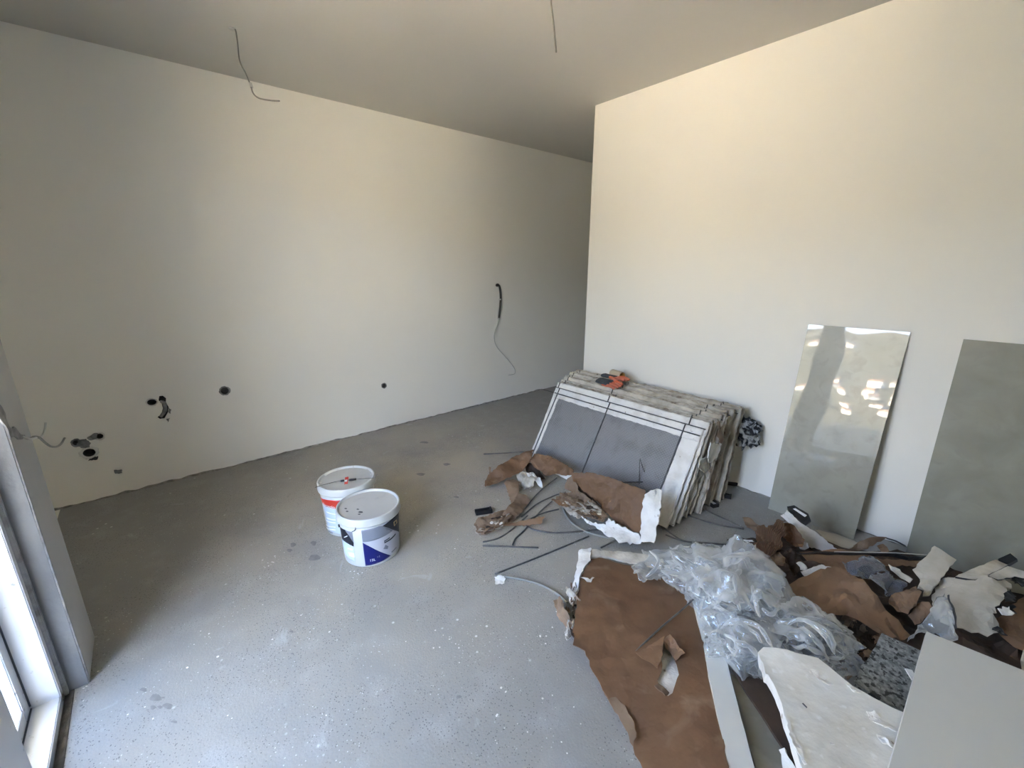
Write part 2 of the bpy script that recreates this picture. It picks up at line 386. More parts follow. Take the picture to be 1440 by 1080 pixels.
def sheet(name, m, pts, th=.002, res=.02, crum=.006, creases=5, jag=.004, holes=(), seed=1, parent=None, bow=0.0,
          nz=6.0, lab=None, cat=None, group=None, floor=.0015, smooth=False, heights=None, turb=0, side=None, wall=None):
    """a sheet through 3-D outline points: fitted plane + interpolated heights + straight creases + noise"""
    rg = random.Random(seed); P = [Vector(p) for p in pts]
    if name in ('torn_paper', 'corrugated_paper') or (name == 'paper_face' and seed != 101): crum *= 1.7; creases += 4; nz *= 1.4
    c = sum(P, Vector()) / len(P); n = Vector((0, 0, 0))
    for i in range(len(P)):
        a, b = P[i] - c, P[(i + 1) % len(P)] - c; n += a.cross(b)
    n.normalize()
    if n.dot(Vector((0, -.3, 1))) < 0: n = -n
    u = n.cross(Vector((0, 0, 1)))
    u = u.normalized() if u.length > .05 else Vector((1, 0, 0)); v = n.cross(u).normalized()
    if abs(n.dot(u)) > .01: u = (u - n * n.dot(u)).normalized(); v = n.cross(u)
    uv = [((p - c).dot(u), (p - c).dot(v)) for p in P]
    hl = [[((Vector(q) - c).dot(u), (Vector(q) - c).dot(v)) for q in h] for h in holes]
    V, T = tri_poly(uv, res, hl, jag, rg)
    hs = np.array([(p - c).dot(n) for p in P]); U = np.array(uv)
    if heights:                                              # extra inner control points
        for q in heights:
            U = np.vstack([U, [[(Vector(q) - c).dot(u), (Vector(q) - c).dot(v)]]]); hs = np.append(hs, (Vector(q) - c).dot(n))
    size = max(np.ptp(U[:, 0]), np.ptp(U[:, 1]))
    cre = []
    for _ in range(creases):
        a = rg.uniform(0, math.pi); cx = rg.uniform(U[:, 0].min(), U[:, 0].max()); cy = rg.uniform(U[:, 1].min(), U[:, 1].max())
        cre.append((math.cos(a), math.sin(a), cx, cy, rg.uniform(.3, 1) * rg.choice((-1, 1)), rg.uniform(.12, .35) * size))
    out = []; off = seed * 3.17
    for p in V:
        d2 = ((U - np.array(p[:])) ** 2).sum(1) + 1e-5; w = 1 / d2 ** 1.25; h = float((w * hs).sum() / w.sum())
        for (ca, sa, cx, cy, am, wd) in cre:
            d = abs((p.x - cx) * ca + (p.y - cy) * sa); h += am * crum * max(0, 1 - d / wd)
        h += crum * .9 * noise.noise(Vector((p.x * nz + off, p.y * nz, off)))
        h += crum * .35 * noise.noise(Vector((p.x * nz * 3.3 + off, p.y * nz * 3.3, 1 + off)))
        if bow: h += bow
        q = c + u * p.x + v * p.y + n * h
        if turb:
            q = q + noise.turbulence_vector(q * nz * 1.5 + Vector((off, 0, 0)), 3, False) * turb
        out.append(q)
    # orient triangles along n
    T2 = []
    for t in T:
        fn = (out[t[1]] - out[t[0]]).cross(out[t[2]] - out[t[0]])
        a = V[t[0]]; b = V[t[1]]; d = V[t[2]]
        s = (b - a).x * (d - a).y - (b - a).y * (d - a).x
        T2.append(t if (u.cross(v).dot(n) * s) > 0 else (t[0], t[2], t[1]))
    VV, FF = thicken(out, T2, n, th)
    for q in VV:
        if q.z < floor: q.z = floor + (q.z - floor) * .02 if q.z > floor - .02 else floor
        if q.z < 0.0008: q.z = .0008
        if wall is not None and q.y > wall: q.y = wall
    fm = None; ms = m
    if side is not None:
        nt_ = len(T2); fm = [0] * nt_ + [1] * (len(FF) - nt_); ms = [m, side]
    if parent is not None:
        inv = parent.matrix_world.inverted() if parent.matrix_world != Matrix() else Matrix.Translation(-parent.location)
        VV = [inv @ q for q in VV]
    o = link(name, VV, FF, ms, parent, smooth, fm)
    return setp(o, lab, cat, group)

# ================================================================== SETTING
WA, WB, WC = -3.55, 2.84, -2.37        # left wall, right wall, corner of the passage
CEIL = 2.6
def struct(name, v, f, m, **k):
    o = link(name, v, f, m, origin=None, **k); o['kind'] = 'structure'; return o

# floor, with a finer grid near the camera for a slightly uneven surface
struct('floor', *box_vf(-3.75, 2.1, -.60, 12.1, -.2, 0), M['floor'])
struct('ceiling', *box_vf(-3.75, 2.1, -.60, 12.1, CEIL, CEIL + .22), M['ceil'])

# left wall with the chased-out pipe and socket holes really cut into it
def on_left(pp): return [PX(x, y, WA) for x, y in pp]
def ell(cx, cy, rx, ry, n=14, seed=0, j=.12):
    r_ = random.Random(seed); return [(cx + rx * math.cos(2 * math.pi * i / n) * (1 + r_.uniform(-j, j)), cy + ry * math.sin(2 * math.pi * i / n) * (1 + r_.uniform(-j, j))) for i in range(n)]
hole_px = [ell(125.5, 636.5, 9.5, 6.5, seed=1, j=.06), ell(107.5, 622.6, 5.5, 4, seed=2), ell(140, 613.3, 5.5, 4, seed=3),
           ell(213.5, 565.5, 7.5, 4.6, seed=4, j=.06),
           [(224, 557), (229, 556.5), (233.5, 560), (233, 566), (237, 572), (236, 580), (231.5, 588), (225, 589), (221.5, 586.5), (227, 582), (229, 574), (227, 566), (223, 563)],
           ell(316, 549.5, 6.5, 5.2, seed=6, j=.05), ell(540, 542.3, 4, 3.8, seed=7, j=.08), ell(699.5, 401, 3.0, 2.4, seed=8)]
H2 = [[(p.y, p.z) for p in on_left(h)] for h in hole_px]
outer = [(-.86, 0), (12.1, 0), (12.1, CEIL), (-.86, CEIL)]
P_, edges = list(outer), [(0, 1), (1, 2), (2, 3), (3, 0)]
for h in H2:
    k = len(P_); P_ += h; edges += [(k + i, k + (i + 1) % len(h)) for i in range(len(h))]
r_ = delaunay_2d_cdt([Vector(p) for p in P_], edges, [], 1, 1e-7)
V_, T_ = r_[0], r_[2]
V3 = [(WA, p.x, p.y) for p in V_]; F3, fm3 = [], []
for t in T_:
    cc = (V_[t[0]] + V_[t[1]] + V_[t[2]]) / 3
    if any(inside(cc[:], h) for h in H2): continue
    F3.append(tuple(t)); fm3.append(0)
for h, dep in zip(H2, (.06, .05, .05, .05, .018, .05, .04, .03)):
    k = len(V3); nn = len(h)
    V3 += [(WA, a, b) for a, b in h] + [(WA - dep, a, b) for a, b in h]
    for i in range(nn): F3.append((k + i, k + (i + 1) % nn, k + nn + (i + 1) % nn, k + nn + i)); fm3.append(1)
    F3.append(tuple(range(k + nn, k + 2 * nn))); fm3.append(1)
bv, bf = box_vf(WA - .2, WA - .08, -.86, 12.1, 0, CEIL)
k = len(V3); V3 += bv; F3 += [tuple(i + k for i in q) for q in bf]; fm3 += [0] * len(bf)
wl = struct('wall_left', V3, F3, [M['wall'], M['dark_hole']], fm=fm3)
bm = bmesh.new(); bm.from_mesh(wl.data); bmesh.ops.remove_doubles(bm, verts=bm.verts, dist=1e-5); bm.to_mesh(wl.data); bm.free()

# plaster rings / cement smears around the holes
def ring(name, c, r0, r1, m, dep=.004, n=22, seed=0, rise=1.0):
    rg = random.Random(seed); V, Fc = [], []
    for i in range(n):
        a = 2 * math.pi * i / n; w = 1 + rg.uniform(-.1, .1)
        ca, sa = math.cos(a), math.sin(a)
        V += [(WA + .0003, c.y + ca * r0, c.z + sa * r0 * rise), (WA + dep, c.y + ca * (r0 + .2 * (r1 - r0)), c.z + sa * (r0 + .2 * (r1 - r0)) * rise),
              (WA + .0005, c.y + ca * r1 * w, c.z + sa * r1 * w * rise)]
    for i in range(n):
        j = (i + 1) % n
        for q in range(2): Fc.append((i * 3 + q, j * 3 + q, j * 3 + q + 1, i * 3 + q + 1))
    return link(name, V, Fc, m, origin=None, parent=wl, smooth=True)
def hc(px, py): return PX(px, py, WA)
ring('pipe_collar', hc(125.5, 636.5), .028, .046, M['plaster'], .012, seed=1, rise=.9)
ring('pipe_collar', hc(140, 613.3), .017, .027, M['plaster'], .006, seed=3)
ring('pipe_collar', hc(107.5, 622.6), .016, .026, M['grey_cement'], .005, seed=2)
ring('pipe_collar', hc(213.5, 565.5), .024, .033, M['plaster'], .006, seed=4, rise=.8)
ring('socket_box_rim', hc(316, 549.5), .024, .034, M['grey_cement'], .006, seed=6)
ring('socket_box_rim', hc(540, 542.3), .018, .026, M['grey_cement'], .005, seed=7)
def smear(name, px, m, seed, th=.003):
    return sheet(name, m, [PX(x, y, WA + .004) for x, y in px], th=th, res=.008, crum=.002, creases=1, jag=.003, seed=seed, floor=-1)
for i, (px, mm) in enumerate([([(110, 618), (121, 617), (128, 623), (126, 629), (114, 630), (108, 626)], 'grey_cement'),
                              ([(122, 616), (132, 609), (138, 609), (136, 617), (126, 619)], 'grey_cement'),
                              ([(126, 645), (138, 641), (137, 646), (124, 648)], 'dark_hole'),
                              ([(237, 573), (241, 576), (240, 582), (237, 580)], 'grey_cement'),
                              ([(234, 589), (239, 588), (236, 594)], 'grey_cement'), ([(160, 661), (171, 660), (172, 665), (162, 666)], 'grey_cement')]):
    o = smear('cement_patch', px, M[mm], 20 + i); o.parent = wl
    o['kind'] = 'structure'
o = tube('pipe_stub', [hc(226, 565) + Vector((-.01, 0, 0)), hc(231, 567) + Vector((.004, 0, 0)), hc(232, 577) + Vector((.004, 0, 0)), hc(226, 586) + Vector((-.006, 0, 0))], .011, M['grey_cement'], wl)

# the block that forms the right wall, other walls
struct('wall_right', *box_vf(WC, 2.1, WB, 12.1, 0, CEIL), M['wall'])
struct('wall_passage_end', *box_vf(-3.75, WC + .1, 12.0, 12.2, -.01, CEIL + .01), M['wall'])
struct('wall_east', *box_vf(2.0, 2.2, -.6, 3.0, -.01, CEIL + .01), M['wall'])
OX0, OX1, OH = -1.875, -.50, 2.30       # the balcony door opening
v, f = merge([box_vf(OX1, 2.1, -.60, -.375, 0, CEIL), box_vf(OX0 - .001, OX1 + .001, -.60, -.375, OH, CEIL),
              box_vf(-3.549, -2.13, -.85, -.72, 0, CEIL + .2), box_vf(-2.2, -2.13, -.85, -.55, 0, CEIL + .2),
              box_vf(-3.80, -3.751, -.85, -.55, -.2, CEIL + .2), box_vf(-3.75, -2.1, -.85, -.601, -.2, 0), box_vf(-3.75, -2.1, -.85, -.601, CEIL, CEIL + .22)])
struct('wall_window', v, f, M['wall'])
struct('wall_stub', *box_vf(-2.13, OX0, -.60, -.375, 0, CEIL), mat('primed_plaster', (.40, .40, .385), .85, (.46, .46, .44), 3, bump=.15))
# cement line along the reveal and rough foot
tube('reveal_seam', [(-1.878, -.3745, .0), (-1.876, -.3745, .5), (-1.879, -.3745, 1.2), (-1.876, -.3745, 2.3)], .0035, M['grey_cement'])['kind'] = 'structure'
# rough seam of joint filler at the foot of the left and right walls
def seam(name, a, b, m, seed, amp=.012, base=.008, n=260):
    rg = random.Random(seed); V, Fc = [], []; a, b = Vector(a), Vector(b); d = b - a
    inw = Vector((-d.y, d.x, 0)).normalized()
    if name == 'trim_1': inw = Vector((1, 0, 0))
    if name == 'trim_2': inw = Vector((0, -1, 0))
    for i in range(n + 1):
        t = i / n; p = a + d * t; q = noise.noise(Vector((t * 23, seed, 0))) + .6 * noise.noise(Vector((t * 75, seed, 3)))
        h = max(.001, base + amp * q); w = max(.001, base * .8 + amp * noise.noise(Vector((t * 80, seed, 9))))
        V += [p + Vector((0, 0, h)) + inw * .0008, p + Vector((0, 0, h * .5)) + inw * (w * .6), p + inw * w + Vector((0, 0, .0006))]
    for i in range(n):
        for k in range(2): Fc.append((i * 3 + k, i * 3 + k + 1, i * 3 + 4 + k, i * 3 + 3 + k))
    o = struct(name, V, Fc, m, smooth=True)
    return fixn(o)
M['seam'] = mat('dusty_joint', (.30, .29, .26), .9, (.16, .155, .14), 22, .42, .62, bump=.8)
seam('trim_1', (WA, -.72, 0), (WA, 3.5, 0), M['seam'], 3, .013, .010)
seam('trim_2', (WC, WB, 0), (1.5, WB, 0), M['seam'], 5, .006, .006)
# threshold of the passage
struct('threshold_1', *box_vf(WA, WC, 3.50, 3.515, -.001, .004), M['gasket'])
struct('floor_passage', *box_vf(WA, WC, 3.515, 12.0, -.01, .003), mat('passage_floor', (.30, .29, .27), .6, (.26, .25, .235), 4))

M['bare'] = mat('reveal_shade_grey', (.13, .13, .128), .9, (.17, .17, .168), 6, bump=.3)  # darkened grey, standing in for weak light on the door reveal
struct('reveal_shade_plate', *box_vf(-1.8752, -1.872, -.437, -.3765, 0, 2.3), M['bare'])  # thin added plate that paints the reveal as if shaded
# balcony door: frame, sashes, panes, dirty profile
w1 = empty('window_1', (OX0, -.44, 0)); w1['kind'] = 'structure'
def wbox(name, dims, m, par=w1, bev=.003, lab=None):
    d = (dims[0] - OX0, dims[1] - OX0, dims[2] + .44, dims[3] + .44, dims[4], dims[5])
    o = bevel_box(name, d, m, par, bev)
    if lab: o['label'] = lab
    return o
MX0, MX1 = -1.445, -1.285
wbox('dusty_profile', (OX0, OX0 + .018, -.52, -.425, 0, OH), M['dusty_profile'], lab='dusty grey mounting profile')
wbox('frame_post', (OX0 + .018, OX0 + .050, -.58, -.435, .0, OH), M['pvc'])
wbox('frame_post', (OX1 - .075, OX1, -.52, -.435, .0, OH), M['pvc'])
wbox('frame_post', (MX0, MX1, -.52, -.430, .0, OH), M['pvc'], bev=.006)
wbox('frame_rail', (OX0 + .018, OX1, -.58, -.435, .0, .034), M['pvc'])
wbox('frame_rail', (OX0 + .018, OX1, -.52, -.435, OH - .07, OH), M['pvc'])
wbox('floor_gap', (OX0, OX1, -.434, -.412, -.01, .003), M['dark_hole'], bev=.0008, lab='dark gritty gap along the door frame')
for a, b in ((OX0 + .050, MX0), (MX1, OX1 - .075)):
    s = wbox('sash', (a, a + .055, -.56, -.505, .034, OH - .07), M['pvc'])
    def sub(name, dims, m, bev=.002):
        d = (dims[0] - OX0, dims[1] - OX0, dims[2] + .44, dims[3] + .44, dims[4], dims[5]); return bevel_box(name, d, m, s, bev)
    sub('sash_stile', (b - .055, b, -.56, -.505, .034, OH - .07), M['pvc'])
    sub('sash_rail', (a + .055, b - .055, -.56, -.505, .034, .082), M['pvc'])
    sub('sash_rail', (a + .055, b - .055, -.56, -.505, OH - .13, OH - .07), M['pvc'])
    sub('gasket', (a - .004, a + .002, -.508, -.501, .045, OH - .07), M['gasket'], .0005)
    sub('gasket', (a, b, -.508, -.501, .031, .037), M['gasket'], .0005)
    g = sub('pane', (a + .05, b - .05, -.537, -.531, .078, OH - .125), M['glass'], .0002)

# balcony, slab above, far hillside
struct('balcony_floor', *box_vf(-3.75, 2.1, -1.95, -.601, -.25, -.03), M['balcony'])
struct('balcony_upstand', *box_vf(-3.75, 2.1, -1.95, -1.80, -.03, .30), M['render'])
struct('balcony_slab_above', *box_vf(-3.75, 2.1, -1.95, -.601, CEIL + .02, CEIL + .22), M['render'])
bt = bevel_box('batten', (0, .06, 0, .75, 0, .03), M['board']); bt.location = (-2.12, -1.60, -.028); bt.rotation_euler = (0, 0, .2)
setp(bt, 'pale batten lying on the balcony floor, seen through the dusty glass', 'batten')
nb = struct('bounce_block', *box_vf(-6, 6, -6, 6, -33, 0), mat('bounce_block_tone', (.42, .38, .31), .9, (.36, .33, .27), .3)); nb.location = (20.5, -15.5, -.6); nb.rotation_euler.z = math.atan2(.6, -.8)  # invented block out of view, bounces sunlight onto the left wall
def hill():
    V, Fc = [], []; nx, ny = 60, 40
    for j in range(ny + 1):
        for i in range(nx + 1):
            x = -420 + 800 * i / nx; t = j / ny; y = -40 - 420 * t
            z = -32 + 96 * t ** 1.15 + 7 * noise.noise(Vector((x * .012, y * .012, 0))) + 2 * noise.noise(Vector((x * .05, y * .05, 4)))
            V.append((x, y, z))
    for j in range(ny):
        for i in range(nx):
            a = j * (nx + 1) + i; Fc.append((a, a + 1, a + nx + 2, a + nx + 1))
    return V, Fc
HV, HF = hill()
hl_ = struct('hillside', HV, HF, M['hill'], smooth=True)
struct('valley_ground', *box_vf(-420, 380, -42, -2.2, -34, -33), mat('pale_dry_ground', (.62, .58, .48), .95, (.48, .46, .36), .02))
def hz(x, y):
    t = (-40 - y) / 420
    return -32 + 96 * t ** 1.15 + 7 * noise.noise(Vector((x * .012, y * .012, 0))) + 2 * noise.noise(Vector((x * .05, y * .05, 4)))
hr = random.Random(11)
hv, hf = box_vf(-.5, .5, -.5, .5, -.3, 1)
rv = [(-.56, -.56, 1), (.56, -.56, 1), (.56, .56, 1), (-.56, .56, 1), (-.3, 0, 1.45), (.3, 0, 1.45)]; rf = [(0, 1, 5, 4), (1, 2, 5), (2, 3, 4, 5), (3, 0, 4), (3, 2, 1, 0)]
hproto = None
placed = []
while len(placed) < 64:
    y, x = (hr.uniform(-158, -228), hr.uniform(-85, 5)) if len(placed) < 52 else (hr.uniform(-330, -390), hr.uniform(-150, 5))
    if any(math.hypot(x - a_, y - b_) < (7.2 if len(placed) < 52 else 14) for a_, b_ in placed): continue
    placed.append((x, y))
for x, y in placed:
    root = empty('house', (x, y, hz(x, y)))
    if hproto is None:
        b_ = link('wall', hv, hf, M['house'], root); r2 = link('roof', rv, rf, M['roof'], root); hproto = (b_, r2)
    else:
        for q in hproto: c_ = q.copy(); sc.collection.objects.link(c_); c_.parent = root
    root.scale = (hr.uniform(2.5, 4.6), hr.uniform(2.5, 4.2), hr.uniform(1.0, 2.2)) if y > -300 else (hr.uniform(4, 8), 5, hr.uniform(1.5, 3)); root.rotation_euler.z = hr.uniform(-.4, .4)
    setp(root, 'distant pale house on the hillside reflected in the glossy slab', 'house', 'distant houses on the hillside')

# ================================================================== WIRES
def cable(name, pts, r, m, lab, sm=7, extra=None):
    o = tube(name, pts, r, m, sm=sm); setp(o, lab, 'cable'); return o
a = PZ(327, 40, CEIL)
def hang(px, py, depth):     # a point at a camera-distance factor near the hanging point
    d = ray(px, py); return d * depth + Vector((0, 0, CAM_H))
d0 = (a.x / ray(327, 40).x)
c1 = cable('ceiling_cable', [a + Vector((-.01, 0, .001)), hang(331, 42, d0), hang(334, 60, d0 * .99), hang(337, 85, d0 * .975), hang(346, 104, d0 * .965), hang(352, 119, d0 * .96), hang(356, 131, d0 * .955), hang(364, 138, d0 * .95), hang(378, 141, d0 * .945), hang(393, 142, d0 * .94)],
           .0035, M['grey_wire'], 'thin cable with an upturned end hanging from the ceiling near the left wall')
o = tube('junction_cover', [a + Vector((0, 0, -.004)), a + Vector((0, 0, .001))], .017, M['white_wire'], sm=0); o.parent = c1; o.location -= c1.location
o['label'] = 'small white ring at the ceiling'
o = tube('cable_joint', [hang(352, 117, d0 * .96), hang(354, 123, d0 * .96)], .007, M['white_wire'], sm=0); o.parent = c1; o.location -= c1.location
o['label'] = 'white tape on the cable'
dA = PZ(775, -30, CEIL); d1 = dA.x / ray(775, -30).x
cable('ceiling_cable', [dA, hang(776, -8, d1), hang(775, 5, d1 * .99), hang(778, 30, d1 * .98), hang(780, 52, d1 * .97), hang(782, 73, d1 * .965)], .004, M['grey_wire'],
      'short straight cable hanging from the ceiling at the top centre of the picture')
def ol(px, py, off=.02): p = PX(px, py, WA + off); return p
wc = cable('wall_conduit', [ol(699, 401, -.01), ol(702, 402, .02), ol(703.5, 410, .03), ol(704, 420, .03), ol(703, 435, .025), ol(701.5, 448, .02)], .011, M['conduit'],
           'black conduit poking out of the left wall with a thin wire below it')
o = tube('wire', [ol(701.5, 446, .02), ol(700, 455, .02), ol(696, 466, .015), ol(695, 477, .012), ol(699, 488, .015), ol(711, 502, .02), ol(721, 514, .022), ol(724.5, 521, .025), ol(723, 526, .03), ol(715, 527.5, .035)], .0035, M['white_wire'])
o.parent = wc; o.location -= wc.location; o['label'] = 'thin white wire with a bent end'
for q in (420, 447):
    o = tube('tape_band', [ol(703.3 if q == 420 else 701.6, q, .028 if q == 420 else .02), ol(703.3 if q == 420 else 701.4, q + 2, .028 if q == 420 else .02)], .0125, M['white_wire'], sm=0); o.parent = wc; o.location -= wc.location
# the gouge on the window-side corner and its cable
gy = -.372
gp = lambda x, y: PY(x, y, gy)
g1 = sheet('cable_chase', M['grey_cement'], [gp(-6, 570), gp(3, 581), gp(8, 596), gp(10, 600), gp(20, 602), gp(25, 609), gp(35, 615), gp(24, 618), gp(17, 613), gp(13, 617), gp(8, 612), gp(2, 600), gp(-6, 585)], th=.004, res=.012, crum=.004, creases=2, jag=.004, seed=5, floor=-1)
g1['kind'] = 'structure'
st = PY(36, 616, -.36)
def gq(px, py, y): return PY(px, py, y)
cable('wall_cable', [PY(30, 612, -.375), PY(40, 617, -.355), PY(48, 614, -.34), PY(56, 616, -.33), PY(64, 623, -.325), PY(72, 628, -.32), PY(80, 628, -.32), PY(86, 624, -.32), PY(91, 616, -.315)], .0035, M['grey_wire'],
      'longer grey cable strand with pale tip curling from broken plaster by the window')
cable('wall_cable', [PY(30, 613, -.375), PY(42, 617, -.345), PY(52, 615, -.335), PY(59, 613, -.33), PY(63, 604, -.325), PY(64, 594, -.32)], .003, M['white_wire'],
      'shorter grey cable strand pointing up from broken plaster by the window')

# ================================================================== BUCKETS
def lathe_vf(prof, n=64):
    V, Fc = [], []
    for r, z in prof:
        for k in range(n): V.append((r * math.cos(2 * math.pi * k / n), r * math.sin(2 * math.pi * k / n), z))
    for i in range(len(prof) - 1):
        for k in range(n):
            Fc.append((i * n + k, i * n + (k + 1) % n, (i + 1) * n + (k + 1) % n, (i + 1) * n + k))
    return V, Fc
def hit_cone(px, py, C, h, rb, rt):
    """first hit of the sight line with the bucket's wall, as (angle, z)"""
    d = ray(px, py); o = Vector((0, 0, CAM_H)) - Vector((C[0], C[1], 0)); k = (rt - rb) / h
    A = d.x ** 2 + d.y ** 2 - (k * d.z) ** 2; B = 2 * (o.x * d.x + o.y * d.y - k * d.z * (rb + k * o.z)); Cc = o.x ** 2 + o.y ** 2 - (rb + k * o.z) ** 2
    D = max(0, B * B - 4 * A * Cc); t = (-B - math.sqrt(D)) / (2 * A); p = o + d * t
    return math.atan2(p.y, p.x), p.z
def cone_patch(name, m, az, par, h, rb, rt, off=.0008, res=.009):
    """az: outline in (angle*R, z)"""
    R_ = rt; V, T = tri_poly([(a_ * R_, z) for a_, z in az], res)
    out = []
    for p in V:
        a_, z = p.x / R_, p.y; r = rb + (rt - rb) * z / h + off; out.append(Vector((r * math.cos(a_), r * math.sin(a_), z)))
    T = [t if (out[t[1]] - out[t[0]]).cross(out[t[2]] - out[t[0]]).dot(Vector((out[t[0]].x, out[t[0]].y, 0))) > 0 else (t[0], t[2], t[1]) for t in T]
    vv, ff = thicken(out, T, Vector((1, 0, 0)), off * .9)
    return link(name, vv, ff, m, par, True)
def text_mesh(body, size, m, par, name, a0, z0, h, rb, rt, slope=0, off=.0016):
    cu = bpy.data.curves.new('t', 'FONT'); cu.body = body; cu.size = size; cu.extrude = 0
    ob = bpy.data.objects.new('t', cu); sc.collection.objects.link(ob)
    dg = bpy.context.evaluated_depsgraph_get(); me = bpy.data.meshes.new_from_object(ob.evaluated_get(dg))
    V = []; 
    for v_ in me.vertices:
        z = z0 + v_.co.y + slope * v_.co.x; r = rb + (rt - rb) * z / h + off; a_ = a0 + v_.co.x / rt
        V.append((r * math.cos(a_), r * math.sin(a_), z))
    Fc = [tuple(p.vertices) for p in me.polygons]
    bpy.data.objects.remove(ob); bpy.data.curves.remove(cu); bpy.data.meshes.remove(me)
    return link(name, V, Fc, m, par)

def bucket(C, rt, rb, h, lab):
    root = empty('paint_bucket', (C[0], C[1], 0)); setp(root, lab, 'bucket', 'paint buckets on the floor')
    # wall
    hb = h - .012
    v, f = lathe_vf([(0.0005, .004), (rb - .012, .004), (rb - .006, .0005), (rb - .001, .002), (rb, .008), (rb + (rt - .006 - rb) * .5, hb * .5), (rt - .006, hb), (rt - .012, hb)])
    o = link('body', v, f, M['bucket'], root, True)
    # lid: skirt, rim ring, recessed disc
    v, f = lathe_vf([(rt - .006, h - .042), (rt + .001, h - .042), (rt + .0015, h - .036), (rt - .001, h - .030), (rt, h - .006), (rt - .002, h - .001), (rt - .006, h), (rt - .010, h - .002), (rt - .013, h - .012)])
    link('lid_rim', v, f, M['bucket'], root, True)
    v, f = lathe_vf([(rt - .012, h - .011), (rt - .018, h - .0125), (rt - .03, h - .0105), (rt - .045, h - .0115), (.0005, h - .0105)])
    link('lid_panel', v, f, M['lid'], root, True)
    return root
# front bucket
FC, FR, FH = (-1.9376, .6931), .155, .2726; FRB = .1366; FW = FR - .006; FHB = FH - .012
fb = bucket(FC, FR, FRB, FH, 'white plastic paint bucket with black, grey and dark blue label, standing in front')
def fa(px, py): return hit_cone(px, py, FC, FHB, FRB, FW)
def lab_poly(name, m, px, par, C, hh, rb, rt, off=.0008):
    az = [hit_cone(x, y, C, hh, rb, rt) for x, y in px]
    return cone_patch(name, m, az, par, hh, rb, rt, off)
lp = lambda name, m, px, off=.0008: lab_poly(name, M[m], px, fb, FC, FHB, FRB, FW, off)
# reading the artwork off the photograph and wrapping it on the bucket
lp('label', 'lilac_pr', [(508, 745), (520, 744), (533, 740), (548, 732), (556, 725), (560.2, 720), (560.5, 745), (560, 770), (549.5, 781), (535, 776), (521, 769), (510, 763)])
lp('label_band', 'grey_pr', [(508, 746), (520, 744), (533, 740), (538, 739.5), (552, 746), (540, 754), (525, 760), (514, 762), (510, 762)], .0013)
lp('label_band', 'navy', [(538, 739.5), (548, 732), (556, 725), (560.4, 720), (560.8, 748), (552, 745)], .0016)
lp('label_band', 'blue', [(510, 763), (521, 769), (535, 776), (549.5, 781), (541, 787), (527, 793), (514, 795.5)], .0013)
lp('label_band', 'navy', [(478.5, 741), (485.5, 745), (491, 753), (497.5, 763), (497.5, 768.5), (489, 764), (481, 757)], .0013)
lp('label_band', 'grey_pr', [(485.5, 745), (490, 747), (495.5, 748), (497.5, 763), (491, 753)], .0013)
lp('label', 'sky_pr', [(481, 757), (489, 764), (497.5, 768.5), (500, 790), (494, 788), (485, 778)])
lp('label_line', 'white_pr', [(484, 755), (488.5, 753), (489, 754), (484.5, 756)], .0019)
lp('label_line', 'white_pr', [(489, 770), (496, 772), (496, 774), (489, 772)], .0014)
lp('label_line', 'white_pr', [(490, 776), (498, 778), (499, 784), (491, 781)], .0014)
lp('label_line', 'gold_pr', [(553, 734.2), (556.2, 731.2), (556.2, 732.4), (553.6, 735)], .0022)
lp('label_line', 'gold_pr', [(553, 734), (554, 733.6), (554.6, 739), (553.6, 739.2)], .0022)
lp('label_line', 'gold_pr', [(553.8, 739.2), (557, 735.2), (557, 736.2), (554.2, 740)], .0022)
lp('label_line', 'gold_pr', [(556.2, 731.2), (557.4, 730.4), (558, 735), (557, 736)], .0022)
lp('label_line', 'navy', [(540, 760.5), (548, 755.3), (548, 756.6), (540.2, 761.8)], .0016)
lp('label_line', 'navy', [(540.2, 762.5), (550, 756.5), (556, 750), (556.2, 751.4), (550.5, 758), (540.5, 764)], .0016)
lp('label_line', 'grey_pr', [(539, 772), (542, 766), (546, 768), (545, 772)], .0016)
lp('label_line', 'grey_pr', [(550, 776), (557, 769), (557.3, 770), (551, 777)], .0016)
a_, z_ = fa(520, 790); text_mesh('15L', .020, M['white_pr'], fb, 'label_text', a_, z_ + .002, FHB, FRB, FW, off=.0022)
a_, z_ = fa(530, 784); text_mesh('1-2', .012, M['lilac_pr'], fb, 'label_text', a_, z_, FHB, FRB, FW, off=.0022)
for (x, y, ox) in ((503, 716, 0), (507, 720, 1), (505, 723, 2), (486, 715, 3), (488, 719, 4)):
    p = PZ(x, y, FH - .008); sp = [(x + dx, y + dy) for dx, dy in ((-4, 0), (-1, -1.5), (3, -1), (4, .8), (1, 1.6), (-2, 1.2))]
    s_ = .5 if ox != 1 else .9
    pts = [PZ(x + (qx - x) * s_, y + (qy - y) * s_, FH - .0095) for qx, qy in sp]
    o = sheet('dirt_mark', M['gasket'], pts, th=.0006, res=.006, crum=.0002, creases=0, jag=.001, seed=ox + 3); o.parent = fb; o.location -= fb.location
    o['label'] = 'dark smudge on the lid'
